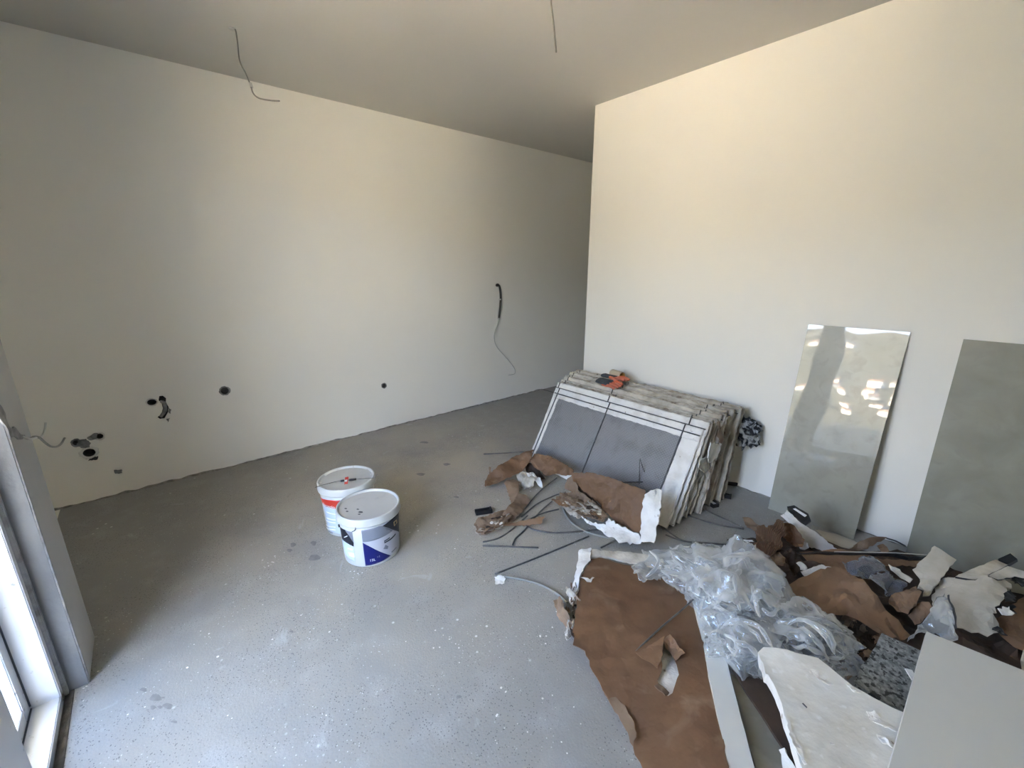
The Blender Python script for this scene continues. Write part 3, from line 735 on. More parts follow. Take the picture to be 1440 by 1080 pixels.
# wire handle folded down, with black pins
def handle(root, C, rt, h, a0, a1, drop, m):
    pts = []
    for i in range(25):
        t = i / 24; a_ = a0 + (a1 - a0) * t; z = h - .05 - drop * math.sin(math.pi * t)
        rr_ = rt + .004; pts.append((rr_ * math.cos(a_), rr_ * math.sin(a_), z))
    return tube('handle', pts, .002, m, root, sm=0)
pa = hit_cone(479.5, 750, FC, FHB, FRB, FW)
o = tube('handle', [Vector((FR * math.cos(t), FR * math.sin(t), z)) for t, z in ((hit_cone(500, 740, FC, FH, FR, FR)[0], FH - .035), (hit_cone(499, 745, FC, FH, FR, FR)[0], FH - .052), (hit_cone(495, 748, FC, FH, FR, FR)[0], FH - .062))], .0022, M['steel'], fb)
o['label'] = 'end of the thin steel handle hooked under the lid'
px_ = Vector((math.cos(pa[0]), math.sin(pa[0]), 0)) * .142; o = tube('handle_pin', [px_ + Vector((0, 0, .2)), px_ * 1.07 + Vector((0, 0, .2))], .008, M['black'], fb, sm=0)
# back bucket
BC, BR, BH = (-2.246, .697), .1514, .2948; BRB = .129; BW = BR - .006; BHB = BH - .012
bb = bucket(BC, BR, BRB, BH, 'white plastic bucket with red label band and a wire lying across its lid, standing behind')
lb = lambda name, m, px, off=.0008: lab_poly(name, M[m], px, bb, BC, BHB, BRB, BW, off)
lb('label', 'sky_pr', [(452, 699.5), (457, 701.5), (466, 703), (480, 703.5), (480, 716), (470, 716), (459, 712), (455, 708), (458, 725), (461, 745), (466, 749), (478, 753), (486, 754), (486, 716), (492, 703)][:6] + [(470, 716), (486, 716), (486, 752), (474, 750), (463, 745), (458, 724), (454, 708)])
lb('label_band', 'red', [(451, 699), (457, 702), (466, 703.3), (479, 703.5), (482, 716), (471, 715.5), (460, 713), (454, 708)], .0014)
a_, z_ = hit_cone(454.5, 708.6, BC, BHB, BRB, BW); text_mesh('fibrosolo', .026, M['white_pr'], bb, 'label_text', a_ + .02, z_ - .004, BHB, BRB, BW, off=.0022)
for y in (719, 727, 731, 737, 741):
    lb('label_line', 'white_pr', [(459, y), (469, y + 3.2), (472, y + 3.6), (472, y + 5), (469, y + 4.8), (459.3, y + 1.6)], .0014)
lb('label_line', 'grey_pr', [(462, 746), (468, 749), (468, 750.2), (462.4, 747.6)], .0014)
for ang in np.linspace(0, 2 * math.pi, 10, endpoint=False):      # clips round the inner rim of the lid
    c_, s_ = math.cos(ang), math.sin(ang); v, f = tube_vf([(c_ * (BR - .022), s_ * (BR - .022), BH - .009), (c_ * (BR - .009), s_ * (BR - .009), BH - .0005)], .0022, 6)
    link('lid_tab', v, f, M['lid'], bb)
for root_ in (fb, bb):
    lab_ = [c_ for c_ in root_.children if c_.name.split('.')[0] == 'label'][0]; rim_ = [c_ for c_ in root_.children if c_.name.split('.')[0] == 'lid_rim'][0]
    for c_ in list(root_.children):
        nm_ = c_.name.split('.')[0]
        if nm_ in ('label_band', 'label_line', 'label_text'): c_.parent = lab_
        if nm_ == 'lid_tab': c_.parent = rim_
zl = BH + .0035
wt = tube('tie_wire', [PZ(443, 685.5, zl + .001), PZ(455, 681.8, zl), PZ(470, 677.8, zl), PZ(482, 676, zl), PZ(500, 674, zl), PZ(515, 672.8, zl + .001), PZ(526.5, 672, zl + .002), PZ(528.5, 669.5, zl + .012), PZ(531, 666.5, zl + .022)], .0018, M['steel'])
setp(wt, 'thin dark wire with red tag and black clips lying across the back bucket lid', 'wire')
def on(o, par): o.parent = par; o.location -= par.location; return o
on(tube('clip', [PZ(479, 676.4, zl + .001), PZ(484, 675.6, zl + .001)], .006, M['black'], sm=0), wt)
on(tube('clip', [PZ(491, 675, zl + .001), PZ(501, 673.8, zl + .001)], .006, M['black'], sm=0), wt)
on(sheet('tag', M['red'], [PZ(485.5, 671.5, zl + .006), PZ(490.5, 671, zl + .008), PZ(489, 680.5, zl + .002), PZ(484, 681.5, zl - .001)], th=.001, res=.006, crum=.003, creases=2, jag=.001, seed=3), wt)
on(sheet('sticker', M['white_pr'], [PZ(484.5, 675, zl + .0095), PZ(488.5, 674.4, zl + .0095), PZ(488, 677, zl + .009), PZ(484.4, 677.4, zl + .009)], th=.0008, res=.01, crum=.0003, creases=0, jag=0, seed=3), wt)

# ================================================================== LEANING PANEL STACK
NP = 14
order = ['front', 'second', 'third', 'fourth', 'fifth', 'sixth', 'seventh', 'eighth', 'ninth', 'tenth', 'eleventh', 'twelfth', 'thirteenth', 'last']
def slab_edge(x0, x1, z0, z1, y0, y1, step, amp, seed, holes=None):
    """flat slab with ragged edges: outline is jittered, rim is rounded"""
    rg = random.Random(seed); ol_ = []
    def run(a, b):
        a = Vector(a); b = Vector(b); k = max(1, int((b - a).length / step)); nrm = Vector((-(b - a).y, (b - a).x)).normalized()
        for j in range(k):
            p = a.lerp(b, j / k); d = noise.noise(Vector((p.x * 14, p.y * 14, seed * 1.7))) + .7 * noise.noise(Vector((p.x * 45, p.y * 45, seed)))
            ol_.append(p + nrm * (-amp * d))
    run((x0, z0), (x1, z0)); run((x1, z0), (x1, z1)); run((x1, z1), (x0, z1)); run((x0, z1), (x0, z0))
    n = len(ol_); cx = sum(p.x for p in ol_) / n; cz = sum(p.y for p in ol_) / n; V = []
    t = y1 - y0
    prof = [(0, .006), (.22, .0), (.5, -.002), (.78, .0), (1, .006)]
    for k, (fy, ins) in enumerate(prof):
        for i, p in enumerate(ol_):
            q = ol_[(i + 1) % n] - ol_[i - 1]; nn = Vector((-q.y, q.x)).normalized()
            e_ = ins + .004 * noise.noise(Vector((p.x * 30, p.y * 30, k * 2.1 + seed)))
            w = p + nn * e_
            V.append(Vector((w.x, y0 + t * fy, max(w.y, 0.0))))
    Fc = []
    for k in range(len(prof) - 1):
        for i in range(n): Fc.append((k * n + i, (k + 1) * n + i, (k + 1) * n + (i + 1) % n, k * n + (i + 1) % n))
    Fc.append(tuple(range(n))); Fc.append(tuple(reversed(range((len(prof) - 1) * n, len(prof) * n))))
    return V, Fc
def frame_vf(x0, x1, z0, z1, bl, br, bt_, bb_, y0, y1, seed):
    """four ragged plaster borders"""
    return [('border', slab_edge(x0, x1, z1 - bt_, z1, y0, y1, .012, .003, seed)), ('border', slab_edge(x0, x0 + bl, z0, z1 - bt_, y0, y1, .012, .003, seed + 1)),
            ('border', slab_edge(x1 - br, x1, z0, z1 - bt_, y0, y1, .012, .005, seed + 2)), ('border', slab_edge(x0 + bl, x1 - br, z0, z0 + bb_, y0, y1, .012, .004, seed + 3))]
pan = []
prng = random.Random(21)
for i in range(NP):
    t = i / (NP - 1)
    lean = math.radians(31 - 21 * t ** .8); fy = 2.015 + .615 * t
    hgt = .60 if i == 0 else (.625 if i == 1 else .615 + prng.uniform(-.008, .01) - .02 * t)
    xl = -2.19 - (.02 if i else 0) - .13 * t + prng.uniform(-.012, .012) * (i > 1); xr = -1.035 + (.01 if i else 0) + .045 * t + prng.uniform(-.022, .012) * (i > 1)
    th = .024
    root = empty('mesh_panel', ((xl + xr) / 2, fy, th * math.sin(lean) + .001), (-lean, 0, 0))
    W = (xr - xl) / 2
    base = ('white plaster panel with wire mesh and rods, front one of the leaning stack', 'plaster panel with crossing rods, second in the leaning stack, just above the front one')
    setp(root, base[i] if i < 2 else ('ragged cream plaster panel, %s from the front of the leaning stack' % order[i] if i < NP - 1 else 'ragged cream plaster panel at the back of the stack, touching the wall'), 'panel', 'plaster panels leaning on the right wall')
    bpy.context.view_layer.update()
    if i < 2:
        v, f = slab_edge(-W + .004, W - .004, 0, hgt - .004, .012, th, .02, .003, i + 1); o = link('core', v, f, M['plaster_edge'], root)
        fixn(o)
        for nm, (v, f) in frame_vf(-W, W, 0, hgt, .05, .105, .078, .04, 0, .014, 30 + i * 7): fixn(link(nm, v, f, M['plaster'], root))
        v, f = box_vf(-W + .045, W - .10, .006, .011, .035, hgt - .074); link('backing', v, f, M['mesh_back'], root)
        V, Fc = [], []; x0, x1, z0, z1 = -W + .048, W - .103, .04, hgt - .076; pit = .0095
        if i == 0:
            k = int((x1 - x0) / pit)
            for j in range(k + 1):
                x = x0 + (x1 - x0) * j / k; a2, b2 = box_vf(x - .0013, x + .0013, .003, .0045, z0, z1); V, Fc = merge([(V, Fc), (a2, b2)]) if V else (a2, b2)
            k = int((z1 - z0) / pit)
            for j in range(k + 1):
                z = z0 + (z1 - z0) * j / k; a2, b2 = box_vf(x0, x1, .0035, .005, z - .0013, z + .0013); V, Fc = merge([(V, Fc), (a2, b2)])
            o = link('wire_mesh', V, Fc, M['mesh_wire'], root); o['kind'] = 'stuff'
        r = .0038
        fx = (-W + .028, -W + .50, W - .108)
        zh = hgt - .045
        for x in fx: tube('rod', [(x, -.004, hgt - .001), (x, -.005, .3), (x + .002, -.004, .02)], r, M['steel'], root, sm=3)
        tube('rod', [(-W + .002, -.009, zh), (0, -.010, zh - .001), (W - .004, -.009, zh)], r, M['steel'], root, sm=3)
        if i == 0: tube('rod', [(-W + .10, -.002, .5 * hgt + .2), (-W + .09, .001, .3), (-W + .10, .001, .03)], .0015, M['mesh_wire'], root, sm=3)
    else:
        v, f = slab_edge(-W, W, 0, hgt, 0, th * .62, .012, .007, i * 3); fixn(link('core', v, f, M['plaster_edge'] if i % 3 else M['plaster_old'], root))
        v, f = slab_edge(-W + .006, W + prng.uniform(-.012, .008), 0, hgt - prng.uniform(.0, .012), th * .66, th * .97, .02, .008, i * 3 + 50); fixn(link('back_layer', v, f, M['plaster_old'] if i > 5 else M['plaster_edge'], root))
        tube('rod', [(-W + .01, -.003, hgt - .035), (0, -.004, hgt - .034), (W - .01, -.003, hgt - .036)], .003, M['steel'], root, sm=3, sides=6)
        for x in (-W + .05, -W + .5 + prng.uniform(-.03, .03), W - .12): tube('rod', [(x, -.0045, hgt + prng.uniform(0, .008)), (x, -.0045, .03)], .003, M['steel'], root, sm=3, sides=6)
    pan.append(root)
# ragged pieces torn from the right-hand ends of the stack
XE = -.985
pe = lambda pp, x=XE: [PX(a, b, x + (rnd.random() - .5) * .012) for a, b in pp]
sheet('torn_paper', M['paper_light'], pe([(1006, 590), (1013, 597), (1019, 604), (1024, 610), (1019, 622), (1012, 622), (1003, 620), (1001, 612)]), res=.012, crum=.010, seed=31, lab='pale brown torn paper hanging out of the right end of the panel stack', cat='paper', floor=-1)
sheet('plaster_flake', M['plaster'], pe([(999, 622), (1012, 626), (1009, 642), (1003, 650), (998, 651), (995, 644)]), res=.012, crum=.006, seed=32, th=.006, lab='white plaster flake hanging from the right end of the panel stack', cat='debris', floor=-1)
for i, pp in enumerate([[(985, 648), (992, 643), (998, 650), (994, 660), (988, 664), (983, 658)], [(984, 662), (993, 660), (999, 668), (993, 676), (985, 680), (981, 672)],
                        [(974, 682), (982, 680), (984, 690), (976, 704), (969, 708), (970, 694)], [(966, 706), (974, 704), (972, 716), (964, 722), (960, 714)]]):
    sheet('plaster_flake', M['plaster_old' if i % 2 else 'plaster_edge'], pe(pp, -1.0 - .012 * i), res=.011, crum=.012, seed=40 + i, th=.006, floor=-1,
          lab=['crumbled plaster flake halfway up the right end of the stack', 'crumbled plaster flake below the middle of the stack\'s right end', 'crumbled plaster flake low on the right end of the stack', 'small crumbled flake at the foot of the stack\'s right end'][i], cat='debris')
# gloves on top of the stack
def glove(loc, rz, lab, flip=1, tilt=(0, 0)):
    root = empty('work_glove', loc, (tilt[0], tilt[1], rz)); setp(root, lab, 'glove')
    V = []; n = 16; prof = [(-.10, .036, .012), (-.085, .040, .015), (-.05, .038, .014), (-.02, .043, .013), (.01, .045, .012), (.03, .042, .009)]
    for (x, w, t_) in prof:
        for k in range(n):
            a_ = 2 * math.pi * k / n; V.append((x, w * math.cos(a_), .014 + t_ * math.sin(a_) + .003 * noise.noise(Vector((x * 40, a_ * 2, rz)))))
    Fc = [(i * n + k, i * n + (k + 1) % n, (i + 1) * n + (k + 1) % n, (i + 1) * n + k) for i in range(len(prof) - 1) for k in range(n)]
    Fc += [tuple(reversed(range(n))), tuple(range((len(prof) - 1) * n, len(prof) * n))]
    fixn(link('cuff_and_back', V, Fc, M['glove_grey'], root, True))
    V2 = []; 
    for (x, w, t_) in [(-.045, .030, .008), (-.02, .044, .012), (.012, .047, .012), (.036, .044, .010)]:
        for k in range(n):
            a_ = 2 * math.pi * k / n; V2.append((x, w * math.cos(a_) - .004 * flip, .010 + t_ * math.sin(a_)))
    F2 = [(i * n + k, i * n + (k + 1) % n, (i + 1) * n + (k + 1) % n, (i + 1) * n + k) for i in range(3) for k in range(n)] + [tuple(reversed(range(n))), tuple(range(3 * n, 4 * n))]
    fixn(link('palm', V2, F2, M['glove_orange'], root, True))
    for j, (y, L) in enumerate(((-.033, .062), (-.011, .075), (.011, .080), (.032, .068))):
        tube('finger', [(.02, y, .012), (.05, y * 1.1, .014 + .004 * (j % 2)), (.02 + L, y * 1.15, .010), (.03 + L, y * 1.1, .006)], .011, M['glove_orange'], root, sm=4, rr=None)
    tube('thumb', [(-.02, .036 * flip, .012), (.005, .055 * flip, .014), (.035, .062 * flip, .010)], .011, M['glove_orange'], root, sm=4)
    return root
g_ = PZ(856, 541, .60); glove((g_.x, g_.y, .602), -.12, 'grey and orange work glove in front on top of the panel stack', 1, (.25, 0))
g_ = PZ(862, 533, .615); glove((g_.x + .0, g_.y + .02, .612), .15, 'grey work glove behind the orange one on top of the stack', -1, (-.1, 0))
# tape core beside the gloves
ca, cb = PZ(861, 525, .635), PZ(884, 526.5, .635); ca.y = min(ca.y, 2.80)
cr_ = empty('cardboard_core', ca); setp(cr_, 'short tan cardboard tube with amber inside lying on top of the panel stack', 'tube')
ax = Vector((.105, -.02, .0)); 
v, f = tube_vf([Vector((0, 0, 0)), ax], .033, 24); f = f[:-2]; link('outer_wall', v, f, M['core'], cr_, True)
v, f = tube_vf([Vector((0, 0, 0)) , ax * 1.0], .028, 24); f = f[:-2]; link('inner_wall', v, [tuple(reversed(q)) for q in f], M['core_in'], cr_, True)
V, Fc = [], []
for end in (Vector((0, 0, 0)), ax):
    v1, _ = tube_vf([end, end + ax * .001], .033, 24); v2, _ = tube_vf([end, end + ax * .001], .028, 24); k = len(V); V += v1[:24] + v2[:24]
    Fc += [(k + i, k + (i + 1) % 24, k + 24 + (i + 1) % 24, k + 24 + i) for i in range(24)]
link('rim', V, Fc, M['core'], cr_)
# crumpled striped mesh bag hanging off the right end
def blob(name, C, R, m, seed, amp=.35, sub=5, nz=3.0, ridge=1.0, squash=None, lab=None, cat=None, floor=.001, wall=None, smooth=False, parent=None):
    bm = bmesh.new(); bmesh.ops.create_icosphere(bm, subdivisions=sub, radius=1)
    for v_ in bm.verts:
        p = v_.co.copy(); s_ = 0
        for o_ in range(3):
            q = p * nz * (1.9 ** o_) + Vector((seed * 7.1, o_ * 3.3, seed)); s_ += (1 - 2 * abs(noise.noise(q))) * (.6 ** o_)
        d = noise.turbulence_vector(p * nz * .8 + Vector((seed, 3, 1)), 2, False) * .25 * ridge
        v_.co = (p + d) * (1 + amp * (s_ - .8))
    V = [Vector((v_.co.x * R[0], v_.co.y * R[1], v_.co.z * R[2])) + Vector(C) for v_ in bm.verts]; Fc = [tuple(x.index for x in f_.verts) for f_ in bm.faces]; bm.free()
    for q in V:
        if q.z < floor: q.z = floor + .0005 * noise.noise(q * 40)
        if wall and q.y > wall: q.y = wall
    o = link(name, V, Fc, m, parent, smooth); return setp(o, lab, cat)
M['striped'] = mat('striped_black_white_cloth', (.45, .46, .46), .85, (.02, .02, .022), 17, .44, .54, dist=1.2, bump=.6)
hb_ = PY(1046, 607, 2.765)
bag = blob('crumpled_bag', hb_, (.078, .05, .075), M['striped'], 4, .5, 4, 2.3, 1.3, lab='crumpled black and white plastic bag hanging between stack and right wall', cat='bag', wall=2.836)
tube('bag_tail', [Vector((.01, -.01, -.0)), Vector((.018, -.012, -.05)), Vector((.012, -.012, -.105))], .012, M['striped'], bag, rr=[.02, .02, .02, .02, .018, .018, .016, .014, .01, .008, .006, .004, .003][:13]).location = (0, 0, .09)
tube('bag_neck', [Vector((-.05, 0, .09)), Vector((-.10, -.02, .12))], .012, M['striped'], bag, sm=0)

# black plastic clips on the floor at the foot of the stack
def clip_piece(px, L, wdt, rz, lab, z=0, tilt=0.0, white=False):
    p = PZ(*px, z); root = empty('plastic_clip', (p.x, p.y, z + .001), (0, tilt, rz)); setp(root, lab, 'clip')
    v, f = merge([box_vf(-L / 2, L / 2, -wdt / 2, wdt / 2, 0, .005), box_vf(-L / 2, L / 2, -wdt / 2, -wdt / 2 + .005, .004, .024), box_vf(-L / 2, L / 2, wdt / 2 - .005, wdt / 2, .004, .018)])
    link('channel', v, f, M['black'], root)
    v, f = box_vf(L / 2 - .008, L / 2, -wdt / 2, wdt / 2, .004, .022); link('end_plate', v, f, M['black'], root)
    if white:
        v, f = box_vf(-L * .42, L * .42, -wdt / 2 + .006, wdt / 2 - .006, .005, .016); link('plaster_fill', v, f, M['plaster'], root)
    return root
clip_piece((1024, 680), .11, .05, .6, 'black plastic clip nearest the right wall beside the stack')
clip_piece((1012, 688), .09, .045, 2.4, 'black plastic clip lying behind the foot of the stack')
clip_piece((1006, 692), .08, .05, .1, 'black plastic clip in the middle of the little heap by the stack', .012)
clip_piece((1016, 698), .10, .035, .35, 'slim black plastic clip pointing right from the heap by the stack')
clip_piece((996, 700), .09, .05, 1.5, 'black plastic clip standing nearest the front of the heap by the stack', .004)
clip_piece((999, 709), .09, .045, -.35, 'black clip filled with white plaster, frontmost by the stack', white=True)
clip_piece((680, 721), .10, .045, 1.15, 'lone black plastic clip beside the torn paper left of the stack')

# ================================================================== RODS ON THE FLOOR
def rod(pts, lab, r=.0042, sm=5, cat='rod', m='steel'):
    o = tube('steel_rod', [PZ(x, y, max(r + .0006, z)) for x, y, z in pts], r, M[m], sm=sm, sides=7)
    return setp(o, lab, cat, 'steel rods around the panel stack')
rod([(680, 638.5, .006), (720, 636.5, .02), (757, 633.5, .06)], 'straight steel rod reaching left from the top of the brown paper')
rod([(696, 807, .004), (760, 782, .004), (828, 754, .005)], 'long straight steel rod on the bare floor, its near end by a white crumb')
rod([(700, 809, .004), (735, 815, .004), (762, 823, .004), (785, 836, .004), (798, 848, .004)], 'curved rod running from the white crumb to the brown panel', .006, m='grey_wire')
rod([(679, 767.5, .004), (718, 768.5, .004), (757, 770, .004)], 'short straight rod lying left of the others')
rod([(679, 762, .004), (700, 757, .004), (718, 746, .004), (730, 735, .006), (742, 725, .02)], 'rod curving up from the left into the paper scraps')
rod([(721, 766, .004), (725, 757, .004), (738, 745, .006), (757, 722, .01), (776, 705, .014)], 'kinked rod passing under the torn paper flap')
rod([(727, 725, .01), (737, 716, .012), (760, 690, .016), (783, 672, .025)], 'rod slanting up to the stack beneath the crumpled foil', m='steel')
rod([(733, 727, .008), (756, 708, .01), (782, 696, .02), (796, 692, .04)], 'rod slanting up beside the grey crumple')
rod([(735, 735, .02), (762, 722, .02), (786, 716, .03)], 'rod lying almost level under the grey crumple')
rod([(740, 739, .004), (752, 745, .004), (778, 749, .004), (806, 748, .004), (842, 744.5, .006)], 'long bowed rod between scraps and white border')
rod([(791, 712, .012), (798, 728, .005), (815, 743, .004), (838, 752, .004), (866, 758, .005)], 'bowed rod curving beneath the broken panel', .006, m='grey_wire')
rod([(845, 770, .004), (855, 765, .004), (868, 758, .02)], 'short rod between the two panels')
rod([(1046, 744, .004), (1010, 738, .004), (963, 724, .004)], 'straight rod of the V right of the stack, nearer the camera')
rod([(1046, 743, .006), (1015, 728, .006), (984, 714, .006)], 'straight rod of the V right of the stack, nearer the wall')
rod([(934, 743, .06), (946, 752, .03), (963, 761, .005), (990, 763, .004), (1023, 766, .004)], 'bent rod arching right from the stack foot, upper one')
rod([(936, 752, .02), (958, 760, .006), (985, 765, .004), (1022, 771, .004)], 'bent rod arching right from the stack foot, lower one')
rod([(894, 916, .04), (930, 882, .055), (962, 855, .055), (987, 831, .09)], 'thin rod lying across the big brown panel', .0035)
rod([(949, 784, .14), (957, 791, .15), (965, 801, .13)], 'short rod poking out of the clear film near the top', .0035)
rod([(1035, 864, .17), (1050, 868, .19), (1067, 877, .17)], 'dark rod lying across the middle of the clear film', .0035)
rod([(870, 679, .16), (905, 678, .17), (948, 684, .15)], 'dark level rod in front of the mesh of the front panel')
rod([(899, 684, .14), (899.5, 647, .30), (902, 652, .28), (913, 682, .13)], 'thin rod bent to a sharp point in front of the mesh', .003, sm=2)
rod([(930, 714, .05), (945, 706, .07), (965, 694, .09)], 'short rod leaning on the right corner of the front panel')

# ================================================================== PAPER AND BROKEN PANEL BY THE STACK
def q4(sx, sy): return 660 + sx * .20833, 600 + sy * .20833
def Q(lst): return [PZ(*q4(a_, b_), c_) for a_, b_, c_ in lst]
sheet('torn_paper', M['paper'], Q([(432, 148, .20), (372, 160, .19), (312, 178, .15), (240, 240, .11), (190, 295, .08), (125, 330, .05), (107, 378, .03), (112, 418, .01), (185, 395, .02), (292, 345, .05), (360, 290, .09), (400, 250, .12), (420, 215, .15)]),
      res=.012, crum=.012, creases=4, seed=61, lab='long brown paper flap folded outward at the left foot of the stack', cat='paper')
sheet('torn_paper', M['paper'], Q([(400, 225, .14), (436, 180, .17), (520, 190, .19), (610, 235, .19), (700, 290, .20), (690, 325, .16), (640, 330, .12), (560, 315, .10), (500, 330, .08), (470, 300, .10), (420, 270, .11)]),
      res=.012, crum=.014, creases=5, seed=62, lab='brown paper strip running along the bottom edge of the front panel', cat='paper')
sheet('torn_paper', M['paper_dark'], Q([(395, 240, .10), (440, 255, .09), (500, 330, .05), (505, 355, .01), (450, 360, .01), (400, 310, .02), (385, 280, .05)]), res=.012, crum=.012, seed=63,
      lab='dark folded paper inside the bend of the long brown strip', cat='paper')
# broken panel leaning on the stack
bpn = empty('broken_panel', PZ(860, 745, 0)); setp(bpn, 'broken panel piece of brown paper with white border propped on the stack front', 'panel'); bpy.context.view_layer.update()
sheet('paper_face', M['paper'], Q([(690, 312, .235), (830, 310, .255), (960, 345, .255), (1080, 385, .255), (1190, 425, .25), (1175, 560, .17), (1155, 730, .07), (1060, 690, .055), (990, 660, .05), (930, 580, .075), (870, 520, .09), (800, 460, .12), (740, 400, .15), (700, 350, .20)]),
      res=.014, crum=.012, creases=6, seed=64, parent=bpn, th=.003)
sheet('border', M['plaster'], Q([(1185, 455, .26), (1225, 428, .275), (1285, 420, .275), (1300, 430, .27), (1285, 600, .18), (1245, 785, .06), (1150, 775, .05), (1158, 690, .10), (1165, 560, .18)]),
      res=.014, crum=.005, creases=3, jag=.006, seed=65, parent=bpn, th=.022, side=M['plaster_edge'])
sheet('border', M['plaster'], Q([(745, 600, .055), (800, 632, .05), (860, 655, .055), (918, 660, .06), (935, 615, .085), (1000, 655, .08), (1065, 690, .07), (1150, 740, .07), (1155, 790, .045), (1100, 785, .03), (1010, 785, .02), (960, 745, .02), (860, 690, .02), (780, 640, .03)]),
      res=.012, crum=.010, creases=6, jag=.009, seed=66, parent=bpn, th=.012, side=M['plaster_edge'])
sheet('crumpled_backing', M['paper_light'], Q([(580, 465, .05), (640, 448, .09), (740, 440, .13), (800, 470, .12), (870, 530, .10), (925, 590, .08), (900, 640, .05), (800, 610, .035), (740, 590, .03), (650, 555, .02), (590, 510, .02)]),
      res=.009, crum=.024, creases=12, seed=67, parent=bpn, nz=24)
sheet('crumpled_backing', M['paper_light'], Q([(640, 420, .09), (660, 350, .16), (690, 325, .19), (725, 400, .15), (740, 450, .11), (690, 445, .09)]), res=.010, crum=.012, creases=6, seed=68, parent=bpn)
sheet('crumpled_backing', M['plaster_old'], Q([(600, 520, .025), (700, 530, .04), (780, 590, .045), (740, 620, .02), (660, 580, .01)]), res=.009, crum=.02, creases=8, seed=69, parent=bpn, nz=16)
sheet('crumpled_backing', M['paper_dark'], Q([(700, 350, .17), (760, 430, .13), (860, 530, .09), (920, 590, .07), (880, 560, .05), (780, 490, .07), (710, 420, .10)]), res=.01, crum=.012, creases=6, seed=70, parent=bpn)
shr = random.Random(77)
for i in range(26):
    cx_, cy_ = shr.uniform(600, 860), 0; cy_ = 470 + (cx_ - 600) * .35 + shr.uniform(-25, 60); z_ = .055 + .0001 * (cx_ - 600) + shr.uniform(0, .05); L_ = shr.uniform(25, 70); w_ = shr.uniform(5, 14); a_ = shr.uniform(-.3, .9)
    ca_, sa_ = math.cos(a_), math.sin(a_); dz_ = shr.uniform(-.02, .03)
    pp = [(cx_ + ca_ * u_ * L_ - sa_ * v_ * w_, cy_ + .8 * (sa_ * u_ * L_ + ca_ * v_ * w_), max(.008, z_ + dz_ * u_)) for u_, v_ in ((-1, -.4), (-.2, -1), (1, -.5), (1.1, .3), (.1, 1), (-.9, .6))]
    sheet('shred', M[shr.choice(('paper_light', 'plaster_old', 'paper_dark', 'plaster_edge', 'paper'))], Q(pp), res=.009, crum=.008, creases=5, jag=.003, seed=500 + i, parent=bpn, th=.0018, nz=20)
# foil-like crumple and plaster crust
sheet('crumpled_foil', M['plaster_old'], Q([(320, 330, .04), (380, 305, .08), (430, 315, .09), (470, 350, .07), (440, 400, .03), (380, 425, .01), (330, 425, .005)]), res=.009, crum=.02, creases=10, seed=71, nz=15,
      lab='crumpled grey-white wad between the brown paper and the floor scraps', cat='debris')
sheet('plaster_flake', M['plaster'], Q([(385, 310, .10), (415, 308, .10), (440, 335, .09), (480, 345, .07), (495, 412, .02), (470, 400, .02), (440, 360, .06), (400, 335, .09)]), res=.011, crum=.008, seed=72, th=.005, lab='curved white plaster flake in front of the crumpled wad', cat='debris')
sheet('torn_paper', M['paper_light'], Q([(240, 380, .03), (290, 345, .05), (330, 350, .06), (325, 430, .05), (330, 470, .04), (300, 560, .03), (240, 570, .01), (275, 500, .02), (255, 430, .02)]), res=.011, crum=.009, seed=73,
      lab='pinkish-brown paper strip standing between flap and lower scrap', cat='paper')
sheet('torn_paper', M['paper_light'], Q([(330, 440, .05), (415, 490, .035), (360, 570, .03), (290, 640, .02), (215, 665, .01), (190, 640, .02), (250, 560, .06), (300, 500, .06)]), res=.011, crum=.010, seed=74, th=.003,
      lab='brown folded scrap left of the rods', cat='paper')
sheet('torn_paper', M['cardboard'], Q([(205, 650, .035), (300, 650, .03), (390, 640, .03), (512, 612, .05), (482, 660, .03), (395, 672, .02), (300, 672, .02), (205, 675, .025)]), res=.011, crum=.005, seed=75, th=.004,
      lab='narrow brown cardboard strip pointing right across the rods', cat='paper')
rl = empty('paper_roll', PZ(*q4(140, 690), 0)); setp(rl, 'ragged rolled end of grey-brown layered paper at far left of the debris', 'paper'); bpy.context.view_layer.update()
for i in range(6):
    dx = i * 7; dz = .008 * i
    sheet('layer', M['paper_light' if i % 2 else 'plaster_old'], Q([(25 + dx, 668 - i * 4, .004 + dz), (70 + dx, 630 - i * 4, .010 + dz), (150 + dx, 600 - i * 6, .014 + dz), (240 + dx, 570 - i * 4, .018 + dz), (250 + dx, 615 - i * 3, .012 + dz), (200 + dx, 690 - i * 6, .006 + dz), (100 + dx, 738 - i * 8, .004 + dz), (45 + dx, 720 - i * 6, .003 + dz)]),
          res=.010, crum=.009, creases=6, jag=.006, seed=80 + i, parent=rl, nz=12)
sheet('torn_paper', M['paper_light'], Q([(132, 268, .05), (145, 275, .05), (148, 315, .01), (135, 320, .01)]), res=.01, crum=.002, seed=88, lab='tiny curled paper sliver at the left tip of the brown flap', cat='paper')
sheet('plaster_flake', M['plaster'], [PZ(695, 811, .003), PZ(704, 809, .012), PZ(711, 813, .01), PZ(709, 820, .003), PZ(697, 822, .003)], res=.01, crum=.004, seed=89, th=.005, lab='white crumb at the near end of the long straight rod', cat='debris')
sheet('torn_paper', M['paper_light'], [PZ(1044, 727, .003), PZ(1056, 728, .02), PZ(1066, 738, .015), PZ(1063, 748, .003), PZ(1050, 742, .003)], res=.012, crum=.006, seed=90, lab='pale brown scrap on the floor between V-shaped rods and slab', cat='paper')

